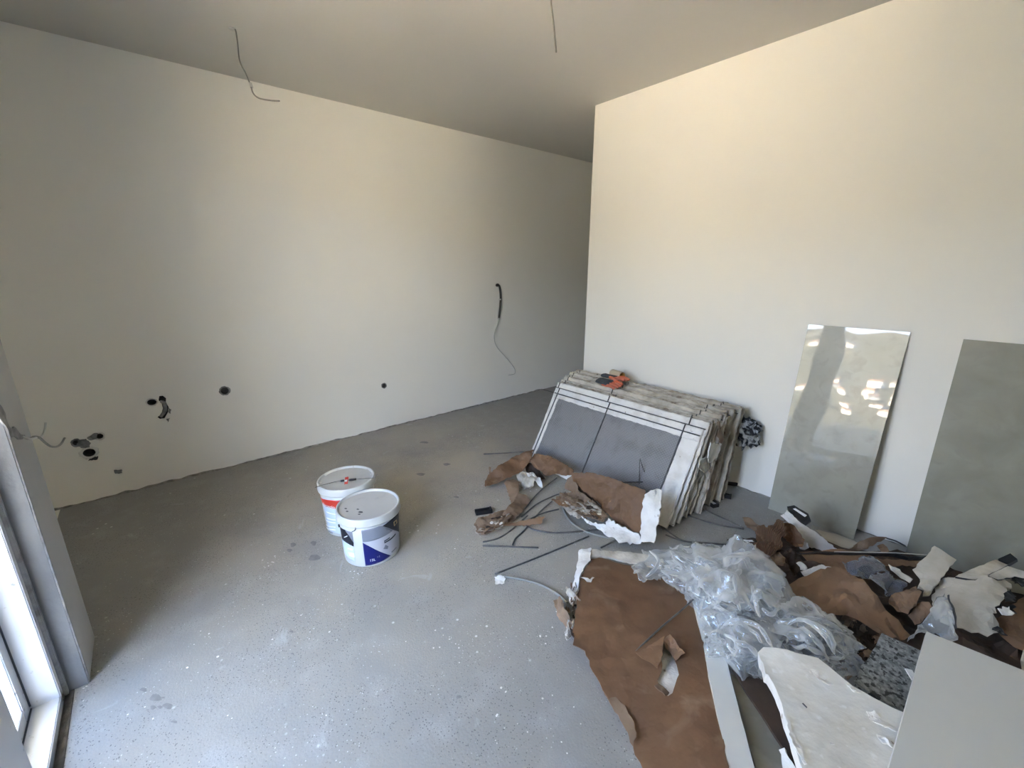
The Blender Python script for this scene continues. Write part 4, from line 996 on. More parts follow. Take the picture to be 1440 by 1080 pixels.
for i in range(12):
    cx_ = shr.uniform(60, 250); cy_ = 700 - (cx_ - 60) * .55 + shr.uniform(-25, 35); z_ = .03 + shr.uniform(0, .035); L_ = shr.uniform(20, 50); w_ = shr.uniform(5, 12); a_ = shr.uniform(-.9, .1)
    ca_, sa_ = math.cos(a_), math.sin(a_)
    pp = [(cx_ + ca_ * u_ * L_ - sa_ * v_ * w_, cy_ + .8 * (sa_ * u_ * L_ + ca_ * v_ * w_), max(.008, z_ + .015 * u_ * (-1) ** i)) for u_, v_ in ((-1, -.4), (-.2, -1), (1, -.5), (1.1, .3), (.1, 1), (-.9, .6))]
    sheet('shred', M[shr.choice(('paper_light', 'plaster_old', 'paper_dark', 'plaster_edge'))], Q(pp), res=.009, crum=.008, creases=5, jag=.003, seed=540 + i, parent=rl, th=.0018, nz=20)
# ================================================================== BIG BROWN PANEL ON THE FLOOR
def q6(sx, sy): return 740 + sx * .31483, 740 + sy * .31483
bp = empty('floor_panel', PZ(900, 930, 0)); setp(bp, 'large brown-papered panel lying on the floor with a torn hole and white borders', 'panel'); bpy.context.view_layer.update()
def G(lst, z=0.0): return [PZ(*q6(a_, b_), c_) for a_, b_, c_ in lst]
hole = G([(612, 510, .05), (625, 545, .05), (660, 590, .05), (672, 615, .05), (683, 655, .05), (668, 690, .05), (655, 725, .05), (635, 735, .05), (598, 700, .05), (588, 672, .05), (605, 640, .05), (603, 590, .05)])
sheet('paper_face', M['paper'], G([(250, 150, .055), (300, 140, .05), (450, 165, .05), (560, 190, .05), (715, 225, .05), (760, 380, .045), (810, 620, .045), (850, 830, .045), (905, 1080, .045), (950, 1300, .045), (700, 1330, .03), (560, 1150, .02), (525, 1080, .014), (485, 1010, .012),
                                   (480, 890, .012), (385, 800, .010), (340, 740, .012), (295, 660, .02), (262, 570, .025), (208, 545, .03), (215, 430, .045), (235, 280, .05)]),
      res=.018, crum=.009, creases=12, jag=.004, seed=101, holes=[hole], parent=bp, th=.0025)
sheet('plaster_core', M['plaster'], G([(575, 500, .022), (700, 540, .022), (710, 700, .022), (650, 770, .022), (575, 730, .022), (560, 600, .022)]), res=.03, crum=.001, creases=0, seed=109, parent=bp, th=.01)
sheet('paper_flap', M['paper'], G([(490, 562, .058), (560, 525, .075), (620, 485, .095), (612, 515, .085), (604, 590, .065), (585, 635, .056), (535, 600, .053)]), res=.012, crum=.006, creases=3, seed=102, parent=bp)
sheet('paper_flap', M['paper'], G([(618, 512, .058), (640, 480, .085), (708, 565, .085), (678, 590, .065), (668, 600, .055), (645, 560, .055)]), res=.012, crum=.006, creases=3, seed=103, parent=bp)
sheet('paper_flap', M['paper_light'], G([(572, 712, .056), (592, 702, .056), (640, 742, .056), (622, 755, .07)]), res=.012, crum=.004, creases=2, seed=104, parent=bp)
sheet('border', M['plaster'], G([(235, 108, .07), (290, 96, .075), (288, 150, .072), (262, 175, .07), (240, 215, .068), (222, 290, .062), (205, 345, .05), (190, 330, .04), (205, 270, .045), (225, 190, .055)]), res=.014, crum=.004, creases=2, jag=.004, seed=105, parent=bp, th=.010, side=M['plaster_edge'])
sheet('border', M['plaster_edge'], G([(290, 100, .075), (360, 108, .07), (450, 115, .07), (560, 130, .065), (700, 170, .06), (720, 230, .055), (600, 195, .055), (450, 155, .06), (340, 130, .065), (288, 140, .068)]), res=.014, crum=.004, creases=2, jag=.004, seed=106, parent=bp, th=.012)
sheet('border', M['board'], G([(690, 170, .055), (760, 190, .05), (800, 330, .05), (870, 500, .05), (905, 640, .05), (960, 860, .05), (1020, 1080, .05), (1085, 1320, .05), (955, 1320, .05), (905, 1080, .05), (850, 830, .05), (808, 620, .05), (760, 390, .05), (715, 225, .05)]), res=.04, crum=.0015, creases=0, jag=.001, seed=107, parent=bp, th=.03, smooth=False, side=M['plaster_edge'])
for i, pp in enumerate([[(125, 335, .02), (150, 310, .05), (180, 350, .05), (200, 400, .04), (212, 480, .02), (190, 470, .01), (150, 410, .01)], [(180, 270, .05), (210, 290, .06), (245, 330, .055), (230, 350, .04), (195, 345, .03)],
                        [(135, 380, .01), (160, 370, .03), (185, 440, .03), (210, 495, .01), (190, 480, .004)], [(240, 235, .075), (265, 222, .09), (305, 232, .085), (270, 238, .07)]]):
    sheet('ragged_edge', M[['paper_light', 'plaster_old', 'plaster', 'plaster_edge'][i]], G(pp), res=.009, crum=.014, creases=8, seed=110 + i, parent=bp, nz=14)
for i, pp in enumerate([[(345, 735, .014), (395, 760, .016), (440, 800, .018), (480, 870, .018), (492, 940, .02), (478, 985, .016), (440, 900, .014), (385, 810, .013)]]):
    sheet('peeled_edge', M['paper_light'], G(pp), res=.012, crum=.003, creases=3, seed=117 + i, parent=bp, th=.002)

for i in range(22):
    cy_ = shr.uniform(250, 490); cx_ = 235 - (cy_ - 250) * .12 - abs(shr.gauss(0, 22)); z_ = .012 + shr.uniform(0, .04); L_ = shr.uniform(12, 34); w_ = shr.uniform(3, 8); a_ = shr.uniform(.9, 2.1)
    ca_, sa_ = math.cos(a_), math.sin(a_)
    pp = [(cx_ + ca_ * u_ * L_ - sa_ * v_ * w_, cy_ + (sa_ * u_ * L_ + ca_ * v_ * w_), max(.006, z_ + .015 * u_)) for u_, v_ in ((-1, -.4), (-.2, -1), (1, -.5), (1.1, .3), (.1, 1), (-.9, .6))]
    sheet('shred', M[shr.choice(('paper_light', 'plaster_old', 'paper_dark', 'plaster_edge', 'plaster'))], G(pp), res=.008, crum=.006, creases=5, jag=.003, seed=570 + i, parent=bp, th=.0018, nz=20)
# boards seen between the strip and the white rough board
sheet('fibre_board', M['dusty_board'], [PZ(1026, 948, .02), PZ(1040, 950, .02), PZ(1060, 985, .02), (PZ(1100, 1050, .02)), PZ(1135, 1120, .02), PZ(1090, 1170, .02), PZ(1064, 1085, .02)], res=.03, crum=.001, creases=0, jag=.001, seed=121, th=.015, lab='dusty grey-green board beside the white strip of the floor panel', cat='board')
sheet('fibre_board', M['paper_dark'], [PZ(1030, 940, .05), PZ(1090, 955, .05), PZ(1150, 1080, .05), PZ(1180, 1150, .05), PZ(1145, 1150, .045), PZ(1100, 1050, .045), PZ(1058, 985, .045)], res=.03, crum=.002, creases=1, jag=.002, seed=122, th=.01, lab='dark brown strip of board under the rough white board', cat='board')
sheet('plaster_flake', M['plaster'], [PZ(1095, 1054, .07), PZ(1103, 1051, .08), PZ(1118, 1078, .08), PZ(1125, 1110, .07), PZ(1105, 1110, .06)], res=.012, crum=.003, seed=123, th=.012, lab='small white plaster offcut at the bottom edge left of the rough board', cat='debris')

# ================================================================== SLABS LEANING ON THE RIGHT WALL
def slab(name, corners, m, lab, th=.008, bend=0, nu=24, nv=40, par=None):
    """corners: bottom-left, bottom-right, top-right, top-left; bend bows the sheet"""
    BL, BR_, TR, TL = [Vector(c_) for c_ in corners]
    nrm = (BR_ - BL).cross(TL - BL).normalized()
    if nrm.y > 0: nrm = -nrm
    g = []
    for j in range(nv + 1):
        for i in range(nu + 1):
            s_, t_ = i / nu, j / nv
            p = BL.lerp(BR_, s_).lerp(TL.lerp(TR, s_), t_)
            p = p + nrm * bend * math.sin(math.pi * t_) * (.35 + .65 * s_)
            p += nrm * .0006 * noise.noise(Vector((s_ * 3, t_ * 6, 2)))
            g.append(p)
    T = []
    for j in range(nv):
        for i in range(nu):
            a_ = j * (nu + 1) + i; T.append((a_, a_ + 1, a_ + nu + 2, a_ + nu + 1))
    k = len(g); V = g + [p - nrm * th for p in g]; Fc = list(T) + [tuple(reversed([q + k for q in t_])) for t_ in T]; fm = [0] * len(Fc)
    rim = [j * (nu + 1) for j in range(nv)] 
    def strip(ids):
        b0 = len(V); V.extend([V[i] for i in ids] + [V[i + k] for i in ids]); m_ = len(ids)
        for q in range(m_ - 1): Fc.append((b0 + q, b0 + q + 1, b0 + m_ + q + 1, b0 + m_ + q)); fm.append(1)
    strip([i for i in range(nu + 1)]); strip([j * (nu + 1) + nu for j in range(nv + 1)]); strip([nv * (nu + 1) + i for i in range(nu, -1, -1)]); strip([j * (nu + 1) for j in range(nv, -1, -1)])
    o = link(name, V, Fc, [m, M['tile_edge']], smooth=True, fm=fm); fixn(o)
    return setp(o, lab, 'slab')
slab('stone_slab', [PZ(1080, 715, .001), PZ(1200, 759, .001), PY(1280.5, 467, 2.829), PY(1137, 456, 2.829)], M['tile'], 'glossy beige slab leaning on the right wall, reflecting the hillside', bend=.005)
slab('stone_slab', [PZ(1273, 779, .001), PZ(1273, 779, .001) + Vector((.52, .0, 0)), Vector((PY(1355, 477, 2.829).x + .47, 2.829, PY(1355, 477, 2.829).z)), PY(1355, 477, 2.829)], M['tile_matt'],
     'dull beige slab leaning on the right wall at the right edge', bend=.004)

# ================================================================== RUBBISH HEAP ON THE RIGHT
def q2(sx, sy): return 960 + sx / 3, 680 + sy / 3
def K(lst): return [PZ(*q2(a_, b_), c_) for a_, b_, c_ in lst]
# lowest layers of the heap
sheet('torn_paper', M['paper_dark'], K([(180, 300, .01), (330, 230, .03), (520, 200, .03), (700, 290, .03), (900, 300, .03), (1150, 330, .03), (1440, 400, .03), (1560, 500, .03), (1540, 820, .05), (1300, 840, .05), (1000, 800, .05), (840, 700, .05), (700, 760, .03), (500, 800, .02), (350, 640, .02), (260, 480, .015)]),
      res=.03, crum=.022, creases=12, seed=131, th=.003, lab='dark brown crumpled paper spread under the whole rubbish heap', cat='paper')
sheet('torn_paper', M['cardboard'], K([(440, 425, .12), (540, 380, .15), (640, 350, .16), (720, 372, .17), (772, 412, .20), (800, 450, .18), (880, 550, .13), (962, 642, .08), (935, 660, .08), (880, 655, .10), (830, 632, .12), (780, 590, .13), (740, 562, .13), (690, 545, .12), (620, 545, .12), (540, 512, .12), (470, 465, .12)]),
      res=.018, crum=.008, creases=5, seed=132, th=.003, jag=.003, lab='large smooth brown cardboard flap in the middle of the heap', cat='cardboard', heights=[PZ(*q2(700, 460), .17)])
sheet('torn_paper', M['cardboard'], K([(490, 300, .10), (640, 292, .11), (760, 300, .12), (900, 320, .12), (1010, 330, .12), (990, 355, .10), (860, 350, .10), (760, 350, .11), (700, 370, .12), (560, 360, .09)]),
      res=.016, crum=.008, creases=5, seed=133, th=.003, lab='brown cardboard lying behind the large flap, under the black strip', cat='cardboard')
# corrugated crumple, upper left of the heap
sheet('corrugated_paper', M['corr'], K([(305, 200, .13), (330, 190, .16), (372, 205, .19), (400, 160, .22), (440, 165, .21), (440, 215, .19), (395, 260, .17), (370, 300, .13), (350, 325, .11), (322, 300, .10), (310, 250, .11)]),
      res=.011, crum=.014, creases=9, seed=134, nz=12, th=.004, lab='crumpled corrugated brown cardboard at the top left of the heap', cat='cardboard')
sheet('torn_paper', M['paper'], K([(425, 165, .20), (470, 175, .19), (515, 235, .15), (505, 265, .11), (460, 260, .10), (425, 220, .13)]), res=.012, crum=.012, seed=135, lab='brown paper folded between corrugated piece and white wedge', cat='paper')
sheet('torn_paper', M['paper_dark'], K([(360, 290, .09), (430, 285, .11), (480, 300, .10), (500, 350, .06), (470, 400, .05), (400, 390, .05), (350, 340, .06)]), res=.011, crum=.018, creases=9, seed=136, nz=12, lab='dark wrinkled paper under the corrugated cardboard', cat='paper')
sheet('torn_paper', M['paper_light'], K([(370, 300, .12), (410, 290, .13), (432, 315, .12), (428, 345, .09), (395, 350, .08), (370, 330, .09)]), res=.010, crum=.012, creases=8, seed=137, nz=12, lab='small pale wrinkled scrap below the corrugated cardboard', cat='paper')
wd = sheet('plaster_wedge', M['plaster'], K([(412, 135, .17), (440, 112, .20), (455, 125, .20), (520, 178, .16), (600, 235, .10), (660, 283, .05), (630, 288, .04), (590, 285, .04), (520, 262, .06), (505, 232, .10), (470, 180, .15)]), res=.012, crum=.005, creases=3, seed=138, th=.018,
           side=M['plaster_old'], lab='long white plaster wedge with broken underside, pointing to the glossy slab', cat='debris')
ck = sheet('plastic_clip', M['black'], K([(440, 96, .205), (470, 92, .215), (530, 128, .205), (541, 155, .195), (520, 176, .17), (500, 160, .18), (470, 135, .19), (450, 118, .20)]), res=.014, crum=.004, creases=2, jag=.001, seed=139, th=.012, lab='black plastic clip on the upper tip of the white wedge', cat='clip')
o = sheet('label', M['white_pr'], K([(466, 106, .222), (476, 104, .224), (524, 134, .214), (516, 140, .212)]), res=.02, crum=.0, creases=0, jag=0, seed=140, th=.002); on(o, ck)
sheet('torn_paper', M['paper_dark'], K([(190, 238, .02), (250, 232, .06), (302, 240, .06), (300, 258, .04), (262, 262, .03), (240, 290, .01), (205, 270, .01)]), res=.011, crum=.012, seed=141, lab='black-brown scrap at the left tip of the heap', cat='paper')
sheet('plaster_flake', M['plaster'], K([(238, 236, .065), (300, 238, .068), (302, 246, .06), (244, 244, .06)]), res=.014, crum=.003, seed=142, th=.004, lab='thin white sliver on top of the black-brown scrap', cat='debris')
sheet('plaster_flake', M['plaster_edge'], K([(282, 295, .02), (306, 252, .08), (310, 285, .06), (296, 300, .03)]), res=.014, crum=.003, seed=143, th=.004, lab='small white triangle flake left of the corrugated cardboard', cat='debris')
sheet('plaster_flake', M['plaster'], K([(500, 372, .13), (545, 358, .15), (590, 342, .16), (628, 352, .15), (605, 385, .13), (575, 402, .11), (538, 415, .10), (525, 400, .10)]), res=.012, crum=.005, creases=3, seed=144, th=.008, lab='white plaster piece with bent edge lying on the brown flap', cat='debris')
sheet('plaster_flake', M['plaster'], K([(478, 335, .11), (500, 330, .13), (520, 355, .13), (515, 372, .11), (498, 365, .10)]), res=.012, crum=.005, creases=3, seed=145, th=.006, lab='small upright white flake beside the bent plaster piece', cat='debris')
sheet('torn_paper', M['paper_dark'], K([(500, 322, .13), (560, 330, .15), (600, 340, .15), (560, 350, .13), (520, 352, .12)]), res=.012, crum=.006, creases=3, seed=146, lab='dark scrap between the two white plaster flakes', cat='paper')
sheet('plaster_flake', M['plaster'], K([(490, 258, .11), (520, 245, .13), (532, 268, .10), (515, 280, .08), (495, 275, .09)]), res=.011, crum=.006, creases=3, seed=147, th=.006, lab='small white chip tucked under the wedge', cat='debris')
# black strip with pale edge
st_ = sheet('plastic_strip', M['black'], K([(480, 290, .13), (640, 289, .14), (800, 290, .15), (900, 293, .155), (1030, 302, .16), (1020, 322, .14), (940, 318, .135), (840, 300, .13), (640, 296, .12)]), res=.02, crum=.001, creases=0, jag=.001, seed=148, th=.008, lab='long black strip with a pale edge running level across the heap', cat='strip')
o = sheet('pale_edge', M['cream'], K([(640, 286, .145), (800, 287, .155), (900, 290, .16), (1030, 299, .165), (1030, 303, .162), (900, 294, .157), (640, 289, .143)]), res=.03, crum=.0, creases=0, jag=0, seed=149, th=.002); on(o, st_)
# curved brown sliver and grey-green backing behind
sheet('torn_paper', M['paper_light'], K([(662, 282, .10), (700, 275, .11), (750, 245, .14), (800, 232, .17), (862, 228, .19), (850, 240, .16), (820, 262, .13), (770, 280, .11), (700, 290, .09)]), res=.012, crum=.004, creases=3, seed=150, lab='curved brown paper sliver in front of the glossy slab foot', cat='paper')
sheet('torn_paper', M['cardboard'], K([(820, 262, .10), (845, 255, .12), (870, 285, .10), (840, 290, .08)]), res=.012, crum=.004, creases=3, seed=151, lab='small brown triangle standing beside the curved sliver', cat='paper')
rod([(862, 232, 0), (900, 242, 0), (938, 262, 0)] and [(1247, 757, .09), (1260, 761, .08), (1273, 768, .06)], 'dark twisted strand between the two leaning slabs', .004)
# pale bits under the first slab's foot
sheet('fibre_board', M['cream'], K([(560, 195, .015), (640, 210, .015), (740, 250, .015), (700, 275, .015), (640, 270, .015)]), res=.02, crum=.002, creases=0, seed=152, th=.01, lab='flat cream offcut lying at the foot of the glossy slab', cat='board')
# grey film scraps
def film(name, m, pts, lab, seed, crum=.02, res=.012, turb=.012, nz=9, cr=10, th=.0005, **k):
    return sheet(name, M[m], pts, th=th, res=res, crum=crum, creases=cr, jag=.006, seed=seed, turb=turb, nz=nz, smooth=True, lab=lab, cat='plastic film', **k)
film('plastic_film', 'film_dark', K([(660, 335, .18), (740, 325, .20), (760, 305, .22), (810, 300, .22), (850, 340, .20), (860, 375, .18), (800, 392, .17), (740, 385, .18), (700, 365, .18)]), 'bluish grey film scrap on top of the brown flap', 160, .014)
film('plastic_film', 'film_dark', K([(790, 400, .20), (850, 370, .20), (900, 380, .19), (940, 420, .18), (930, 460, .15), (880, 470, .14), (830, 460, .16)]), 'dark grey film scrap right of the bluish one', 161, .014)
sheet('torn_paper', M['cream'], K([(868, 340, .20), (905, 355, .20), (972, 405, .19), (960, 420, .17), (905, 385, .18), (880, 365, .18)]), res=.012, crum=.006, seed=162, th=.004, lab='narrow pale grey strip between grey film and beige piece', cat='paper')
sheet('torn_paper', M['cardboard'], K([(880, 470, .15), (930, 455, .17), (985, 430, .19), (1005, 470, .19), (985, 520, .14), (950, 555, .11), (905, 540, .11), (870, 500, .13)]), res=.012, crum=.010, creases=8, seed=163, lab='brown wrinkled cardboard right of the large flap', cat='cardboard')
sheet('torn_paper', M['cardboard'], K([(950, 555, .10), (1000, 510, .15), (1040, 500, .17), (1045, 520, .14), (990, 580, .09), (965, 585, .08)]), res=.012, crum=.006, creases=5, seed=164, lab='tan cardboard edge under the beige piece', cat='cardboard')
sheet('board_piece', M['cream'], K([(970, 362, .22), (1015, 318, .25), (1062, 265, .28), (1105, 290, .28), (1156, 322, .27), (1110, 375, .24), (1065, 430, .21), (1040, 472, .18), (1012, 476, .17), (1018, 450, .18), (995, 440, .19), (1000, 400, .20)]), res=.016, crum=.004, creases=2, jag=.003, seed=165, th=.006, lab='beige rectangular board piece standing up in the heap', cat='board')
# big cream facing sheet with ragged black-edged right side
cs = sheet('plaster_sheet', M['cream'], K([(1120, 395, .22), (1190, 378, .25), (1280, 392, .26), (1345, 402, .25), (1385, 430, .24), (1350, 470, .23), (1335, 520, .22), (1305, 560, .20), (1330, 600, .17), (1338, 638, .15), (1285, 652, .14), (1220, 635, .14), (1150, 618, .14), (1085, 590, .14), (1050, 540, .15), (1050, 470, .17), (1080, 430, .19)]),
           res=.016, crum=.010, creases=6, jag=.008, seed=166, th=.005, side=M['plaster_old'], lab='large rumpled cream facing sheet on the right side of the heap', cat='board')
for i, pp in enumerate([[(1350, 460), (1385, 440), (1410, 470), (1390, 500), (1360, 498)], [(1362, 515), (1395, 505), (1410, 545), (1375, 548), (1352, 530)], [(1385, 385), (1440, 400), (1445, 430), (1400, 428)], [(1318, 510), (1335, 505), (1332, 540), (1315, 535)], [(1310, 600), (1350, 610), (1372, 635), (1330, 640)]]):  # black sheets laid where holes edge the cream sheet
    sheet('black_patch', M['black'], K([(a_, b_, .235 - i * .012) for a_, b_ in pp]), res=.012, crum=.010, creases=6, jag=.006, seed=170 + i, th=.003, cat='debris',
          lab=['black patch on the right rim of the cream sheet, upper one', 'black patch on the right rim of the cream sheet, middle one', 'black patch under the white slats at right', 'narrow black patch in the notch of the cream sheet', 'black patch at the lower right corner of the cream sheet'][i])
sheet('plaster_flake', M['plaster'], K([(1330, 525, .235), (1380, 515, .24), (1400, 545, .235), (1350, 552, .225)]), res=.012, crum=.006, creases=4, jag=.006, seed=176, th=.004, lab='white flake among the black patches at the right edge', cat='debris')
sheet('flat_offcut', M['plaster_edge'], K([(1150, 392, .24), (1235, 355, .26), (1320, 320, .28), (1372, 342, .28), (1290, 385, .265), (1235, 405, .25)]), res=.018, crum=.002, creases=1, jag=.002, seed=177, th=.008, side=M['black'], lab='off-white flat slat rising to the right behind the cream sheet', cat='board')
sheet('flat_offcut', M['plaster_edge'], K([(1290, 390, .27), (1372, 348, .285), (1460, 375, .285), (1460, 405, .27), (1400, 392, .27), (1330, 405, .265)]), res=.018, crum=.002, creases=1, jag=.002, seed=178, th=.008, side=M['black'], lab='off-white slat at the right edge below the black clip', cat='board')
sheet('plastic_clip', M['black'], K([(1330, 318, .27), (1382, 294, .29), (1412, 318, .29), (1370, 342, .275)]), res=.02, crum=.001, creases=0, jag=0, seed=179, th=.012, lab='flat black clip in front of the dull slab at right', cat='clip')
sheet('torn_paper', M['cardboard'], K([(1300, 570, .16), (1345, 560, .18), (1380, 520, .19), (1440, 470, .20), (1560, 470, .2), (1560, 760, .1), (1450, 720, .10), (1400, 690, .11), (1360, 640, .13), (1330, 600, .15)]), res=.02, crum=.010, creases=6, seed=180, th=.003, lab='brown cardboard sheet at the right edge of the heap', cat='cardboard')
sheet('torn_paper', M['paper_dark'], K([(1130, 625, .10), (1290, 655, .11), (1360, 650, .12), (1410, 700, .11), (1440, 790, .08), (1300, 760, .07), (1180, 700, .07)]), res=.02, crum=.012, creases=6, seed=181, th=.003, lab='dark brown paper in the hollow above the smooth board', cat='paper')
sheet('board_piece', M['cream'], K([(1425, 745, .15), (1440, 700, .18), (1470, 690, .18), (1470, 820, .14), (1430, 800, .14)]), res=.02, crum=.002, creases=0, seed=182, th=.008, lab='narrow pale board end at the right edge above the smooth board', cat='board')
film('plastic_film', 'film', K([(1035, 560, .17), (1060, 480, .22), (1110, 470, .23), (1150, 560, .22), (1160, 655, .18), (1110, 660, .16), (1060, 620, .15), (1000, 640, .13), (960, 680, .10), (990, 620, .13)]), 'clear film draped over the left part of the cream sheet', 183, .015)
o = sheet('tape_strip', M['gasket'], K([(1118, 470, .245), (1126, 468, .245), (1150, 540, .235), (1158, 612, .20), (1148, 614, .20), (1140, 545, .235)]), res=.015, crum=.002, creases=0, jag=.001, seed=184, th=.0015, lab='thin dark strip lying over the clear film on the cream sheet', cat='strip')
# scraps filling the hollow between film and granite
sr = random.Random(5)
for i in range(34):
    sx_, sy_ = sr.uniform(640, 830), sr.uniform(570, 800)
    if sy_ > 790 - (830 - sx_) * .1 : pass
    n_ = sr.randint(4, 6); R0 = sr.uniform(18, 42); a0 = sr.uniform(0, 6.28); z = .03 + sr.uniform(0, .045)
    pp = [(sx_ + R0 * math.cos(a0 + 6.28 * k / n_) * sr.uniform(.5, 1.3), sy_ + .7 * R0 * math.sin(a0 + 6.28 * k / n_) * sr.uniform(.5, 1.2), z + sr.uniform(-.02, .03)) for k in range(n_)]
    sheet('paper_scrap', M[sr.choice(('paper_dark', 'paper_dark', 'paper', 'paper_light', 'paper_dark'))], K(pp), res=.012, crum=.010, creases=4, seed=200 + i, lab='small torn brown scrap in the hollow between clear film and granite piece', cat='paper', group='paper scraps in the hollow of the heap')
# granite offcut
gz = lambda a_, b_, z: PZ(1000 + a_ * .30556, 860 + b_ * .30556, z)
def prism(name, pts, th, m, lab, cat, bev=.002, side=None, jag=0, res=.05, crum=0, seed=1):
    return sheet(name, m, pts, th=th, res=res, crum=crum, creases=0, jag=jag, seed=seed, side=side, lab=lab, cat=cat)
prism('granite_piece', [gz(785, 98, .17), gz(955, 175, .165), gz(1010, 205, .16), gz(960, 500, .13), gz(885, 462, .13), (gz(770, 400, .135)), gz(664, 322, .14), gz(690, 250, .145), gz(725, 215, .15)], .02, M['stone'], 'speckled dark grey granite offcut between rough board and smooth board', 'stone', jag=.002, res=.03)
prism('plaster_flake', [gz(893, 262, .175), gz(925, 268, .175), gz(938, 290, .17), gz(925, 315, .165)], .004, M['plaster'], 'little pale flake lying on the granite offcut', 'debris')
prism('board_piece', [gz(690, 250, .12), gz(700, 245, .125), gz(705, 300, .115), gz(665, 330, .11)], .006, M['paper_light'], 'small pale brown chip at the left corner of the granite', 'debris')
# rough white board in front
fo = empty('rough_board', gz(600, 500, .0)); setp(fo, 'thick rough white board with torn edge and gouges in the foreground', 'board'); bpy.context.view_layer.update()
top = [gz(215, 190, .19), gz(240, 165, .195), gz(300, 168, .20), gz(350, 178, .20), (gz(390, 193, .20)), gz(440, 203, .20), gz(492, 215, .20), gz(545, 255, .20), gz(600, 300, .20), gz(650, 340, .20), gz(700, 366, .20), gz(790, 415, .20), gz(885, 460, .20), gz(960, 500, .20), gz(900, 900, .20), gz(470, 900, .20), gz(430, 740, .20), gz(370, 560, .20), gz(300, 360, .20), gz(262, 290, .195), gz(250, 285, .195), gz(240, 240, .195)]
sheet('board_body', M['foam'], top, th=.035, res=.02, crum=.0025, creases=2, jag=.003, seed=221, parent=fo, side=M['plaster'], nz=9)
for i, pp in enumerate([[(455, 262), (490, 270), (520, 295), (560, 330), (545, 335), (500, 308), (462, 285)], [(620, 325), (650, 338), (685, 372), (660, 368)], [(715, 455), (750, 455), (800, 490), (870, 540), (860, 552), (800, 530), (740, 495)], [(762, 560), (800, 580), (860, 615), (850, 630), (790, 605)], [(335, 470), (355, 490), (390, 580), (440, 700), (428, 705), (380, 620)], [(545, 598), (570, 606), (568, 612), (548, 606)]]):
    sheet('torn_flake', M['plaster'], [gz(a_, b_, .203 + .004 * (k % 2)) for k, (a_, b_) in enumerate(pp)], res=.007, crum=.004, creases=5, jag=.003, seed=222 + i, parent=fo, th=.003, nz=20)
sheet('scratch', M['gasket'], [gz(418, 422, .2045), gz(424, 420, .2045), gz(443, 440, .2045), (gz(440, 444, .2045))], res=.02, crum=0, creases=0, jag=0, seed=230, parent=fo, th=.001)
# smooth board bottom right
prism('smooth_board', [PZ(1303, 888, .27), PZ(1440, 943, .26), PZ(1560, 992, .25), PZ(1560, 1400, .17), PZ(1210, 1320, .17), PZ(1250, 1080, .22)], .018, M['board'], 'smooth greyish white board filling the bottom right corner of the picture', 'board', res=.12)

# ================================================================== CLEAR FILM HEAP
def F7(lst): return [PZ(900 + a_ * .2222, 720 + b_ * .2222, c_) for a_, b_, c_ in lst]
film('plastic_film', 'film', F7([(0, 230, .08), (60, 190, .10), (180, 185, .12), (300, 215, .15), (360, 200, .19), (420, 260, .18), (400, 360, .15), (300, 400, .10), (200, 390, .09), (110, 440, .07), (30, 470, .06), (-30, 420, .06), (-60, 330, .06)]), 'crumpled clear film over the top edge of the floor panel', 300, .020, .008, .018, 7, 16)
film('plastic_film', 'film', F7([(300, 240, .14), (480, 240, .17), (620, 230, .22), (700, 290, .20), (800, 380, .16), (900, 470, .16), (930, 560, .16), (840, 640, .18), (760, 690, .15), (600, 680, .14), (470, 640, .12), (330, 560, .09), (290, 400, .09)]), 'big tangle of clear film in the middle of the floor debris', 301, .028, .008, .028, 5, 18, heights=F7([(550, 420, .24), (420, 500, .19)]))
film('plastic_film', 'film', F7([(330, 420, .11), (480, 380, .16), (640, 400, .19), (760, 420, .20), (840, 420, .20), (930, 500, .18), (1060, 630, .14), (900, 650, .18), (700, 640, .17), (500, 700, .12), (390, 640, .09)]), 'clear film layer spreading right over the tangle', 302, .028, .008, .026, 5.5, 18, heights=F7([(700, 520, .24)]))
film('plastic_film', 'film', F7([(400, 600, .08), (480, 560, .12), (600, 640, .16), (760, 700, .18), (840, 800, .16), (790, 930, .12), (700, 960, .09), (620, 1000, .06), (540, 940, .06), (480, 800, .07), (400, 720, .07)]), 'clear film bunched against the tip of the rough white board', 303, .026, .008, .026, 6, 16, heights=F7([(640, 820, .18)]))
film('plastic_film', 'film', F7([(760, 690, .15), (900, 640, .17), (1050, 640, .18), (1200, 650, .17), (1290, 700, .15), (1330, 770, .12), (1310, 880, .10), (1250, 960, .09), (1180, 930, .10), (1050, 900, .12), (900, 850, .14), (800, 780, .15)]), 'rounded bundle of folded clear film beside the dark hollow', 304, .026, .008, .022, 5, 14, heights=F7([(1100, 780, .23)]))
film('plastic_film', 'film', F7([(700, 330, .14), (770, 400, .15), (860, 500, .15), (960, 590, .15), (1090, 650, .14), (1060, 660, .13), (920, 600, .14), (820, 520, .14), (720, 420, .14)]), 'twisted rope of clear film trailing over the brown flap', 305, .015, .008, .02, 10, 10)
cb_ = F7([(650, 800, .10)])[0]
blob('plastic_film', (cb_.x, cb_.y, .09), (.12, .11, .08), M['film'], 9, .32, 5, 1.8, 1.2, lab='balled clear film under the corner of the rough board', cat='plastic film', smooth=True)
cb_ = F7([(1080, 780, .12)])[0]
blob('plastic_film', (cb_.x, cb_.y, .12), (.12, .10, .08), M['film'], 12, .30, 5, 1.6, 1.2, lab='inner ball of film inside the rounded bundle', cat='plastic film', smooth=True)
cb_ = F7([(520, 420, .15)])[0]
blob('plastic_film', (cb_.x, cb_.y, .12), (.18, .15, .09), M['film'], 15, .32, 5, 1.8, 1.2, lab='ball of film bulging in the centre of the tangle', cat='plastic film', smooth=True)
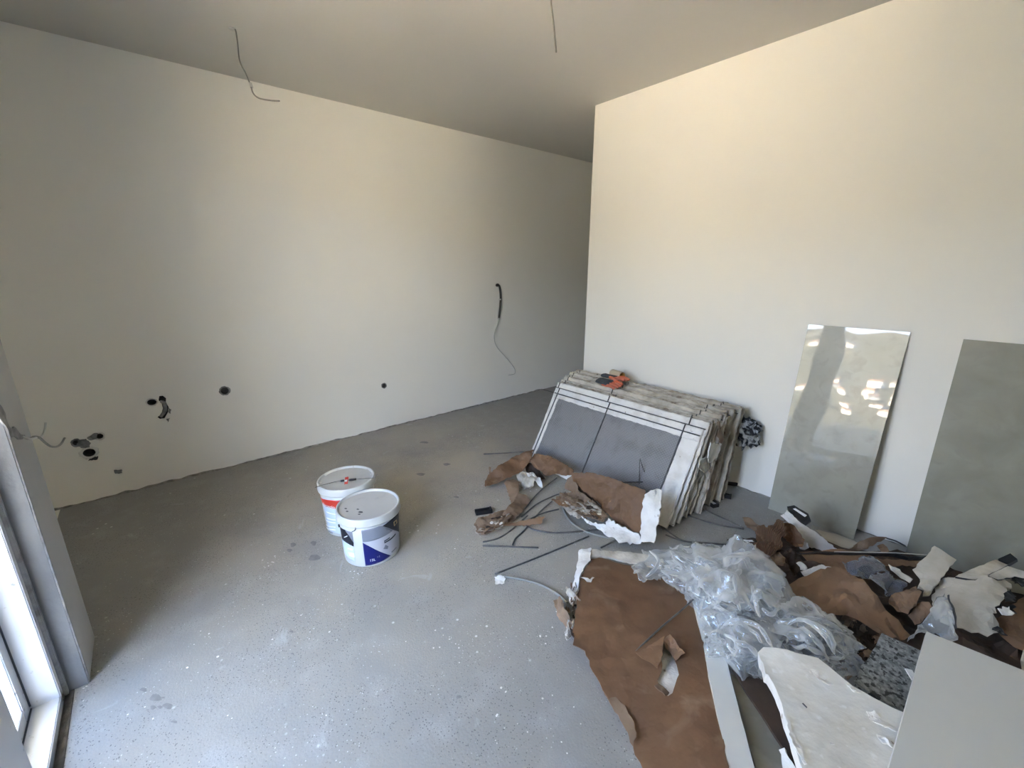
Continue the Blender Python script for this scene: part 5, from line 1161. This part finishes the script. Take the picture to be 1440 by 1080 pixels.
# rolled folds catching the light
fr_ = random.Random(3)
M['film_fold'] = film_mat('film_fold', base=.25, edge=.9)
folds = [[(420, 420, .12), (520, 460, .18), (600, 540, .2), (640, 620, .2)], [(380, 500, .1), (440, 520, .15), (540, 520, .2), (640, 480, .22), (700, 400, .2)], [(480, 300, .15), (560, 290, .2), (640, 240, .24), (660, 300, .24), (700, 400, .2)],
         [(560, 240, .19), (600, 330, .23), (560, 420, .23), (520, 480, .2)], [(900, 520, .19), (880, 600, .2), (820, 640, .21), (760, 600, .22)], [(960, 850, .15), (1060, 860, .2), (1150, 900, .17), (1200, 940, .12)], [(560, 820, .12), (600, 900, .13), (680, 930, .12), (760, 900, .14)], [(540, 780, .14), (620, 820, .18), (700, 860, .18), (740, 920, .13)],
         [(60, 240, .12), (120, 300, .13), (90, 380, .12), (30, 420, .09)], [(180, 220, .13), (240, 280, .14), (200, 350, .12), (120, 400, .09)], [(1060, 690, .22), (1150, 740, .24), (1210, 820, .22), (1220, 900, .17)], [(560, 690, .17), (640, 680, .20), (740, 720, .21), (800, 790, .20), (840, 850, .17)], [(520, 740, .13), (560, 700, .17), (640, 700, .19), (720, 750, .20), (770, 840, .18)],
         [(930, 720, .19), (1000, 680, .22), (1100, 720, .24), (1180, 790, .23), (1230, 880, .18)], [(950, 760, .18), (1020, 730, .22), (1100, 780, .23), (1160, 860, .20), (1190, 930, .14)], [(1000, 670, .2), (1120, 680, .22), (1220, 720, .21), (1290, 800, .17), (1280, 900, .13)],
         [(700, 440, .22), (720, 520, .24), (740, 600, .22), (770, 660, .18)], [(620, 260, .22), (640, 340, .25), (600, 430, .25), (620, 520, .22)], [(780, 430, .22), (840, 500, .22), (880, 580, .2), (960, 640, .17)], [(430, 560, .13), (500, 600, .17), (560, 680, .16), (480, 780, .10), (520, 900, .08)]]
root = empty('film_folds', F7([(700, 600, 0)])[0]); setp(root, 'thick rolled folds of clear film winding over the tangle', 'plastic film'); bpy.context.view_layer.update()
for i, fpts in enumerate(folds):
    P2 = smooth_path(F7([(a_, b_, c_ - .015) for a_, b_, c_ in fpts]), 10); n_ = len(P2)
    rr = [.002 + .0065 * math.sin(math.pi * k / (n_ - 1)) ** .6 * (1 + .4 * noise.noise(Vector((k * .3, i, 0)))) for k in range(n_)]
    v, f = tube_vf([p - root.location for p in P2], .01, 14, rr)
    v = [q + noise.turbulence_vector(q * 14 + Vector((i, 0, 0)), 2, False) * .009 for q in v]
    link('fold', v, f, M['film_fold'], root, True)

# ================================================================== CRUMBS ON THE FLOOR
cr2 = random.Random(9); V, Fc = [], []
def crumb(x, y, s, flat=.35):
    k = len(V); n_ = 5; a0 = cr2.uniform(0, 6.28)
    for j in range(n_):
        a_ = a0 + 6.283 * j / n_; w = s * cr2.uniform(.6, 1.2); V.append((x + w * math.cos(a_), y + w * math.sin(a_), .0003))
    V.append((x + s * .1, y, s * flat * cr2.uniform(.4, 1)))
    for j in range(n_): Fc.append((k + j, k + (j + 1) % n_, k + n_))
for _ in range(260):
    x, y = cr2.uniform(-3.4, -.3), cr2.uniform(-.3, 2.7)
    crumb(x, y, cr2.choice((.001, .001, .0015, .002, .003)))
for (px, py, n_, sp) in [(385, 790, 22, .035), (505, 803, 14, .03), (640, 762, 5, .03), (610, 895, 8, .05), (800, 760, 6, .04), (765, 895, 14, .04), (830, 745, 7, .03), (108, 968, 26, .035), (770, 995, 8, .06), (260, 925, 12, .08), (400, 905, 14, .06), (640, 905, 6, .03), (700, 990, 6, .05)]:
    p = PZ(px, py)
    for _ in range(n_): crumb(p.x + cr2.gauss(0, sp), p.y + cr2.gauss(0, sp), cr2.choice((.0015, .002, .003, .0045)))
o = link('plaster_crumbs', V, Fc, M['plaster']); setp(o, 'white plaster crumbs scattered over the grey screed floor', 'crumbs', kind='stuff')
V, Fc = [], []
for _ in range(200): crumb(cr2.uniform(-3.4, -.3), cr2.uniform(-.3, 2.7), cr2.choice((.0015, .002, .003)))
p = PZ(100, 985)
for _ in range(60): crumb(p.x + cr2.gauss(0, .09), -.395 + cr2.uniform(0, .035), cr2.choice((.002, .003, .005)))
o = link('dark_crumbs', V, Fc, M['grey_cement']); setp(o, 'dark grit scattered over the floor and along the door sill', 'crumbs', kind='stuff')
# dark stains in the screed
M['stain'] = mat('dark_floor_stain', (.17, .17, .165), .6, (.22, .22, .215), 30)
fl = bpy.data.objects['floor']
for i, (px, py, rx, ry) in enumerate([(219, 981, 8, 6), (229, 981, 2.5, 1.5), (215, 995, 4, 3), (225, 994.5, 3.5, 2), (236, 993, 7, 4), (202, 970, 5, 3), (173, 956, 3, 1.5), (442, 784, 8, 5), (412, 766, 4, 3), (407, 774, 4, 2), (441, 764, 4, 3), (245, 1015, 5, 2), (410, 888, 3, 2), (411, 919, 2, 1.4), (645, 980, 4, 2.5), (628, 653, 5, 1.6), (592, 667, 6, 1.8), (642, 699, 4, 1.3), (597, 622, 6, 1.6)]):
    pts = [PZ(px + rx * math.cos(t) * (1 + .25 * math.sin(3 * t + i)), py + ry * math.sin(t) * (1 + .2 * math.cos(2 * t + i)), .001) for t in np.linspace(0, 2 * math.pi, 12, endpoint=False)]
    o = sheet('stain', M['stain'], pts, th=.0004, res=.012, crum=0, creases=0, jag=.001, seed=400 + i, floor=.0009); o.parent = fl
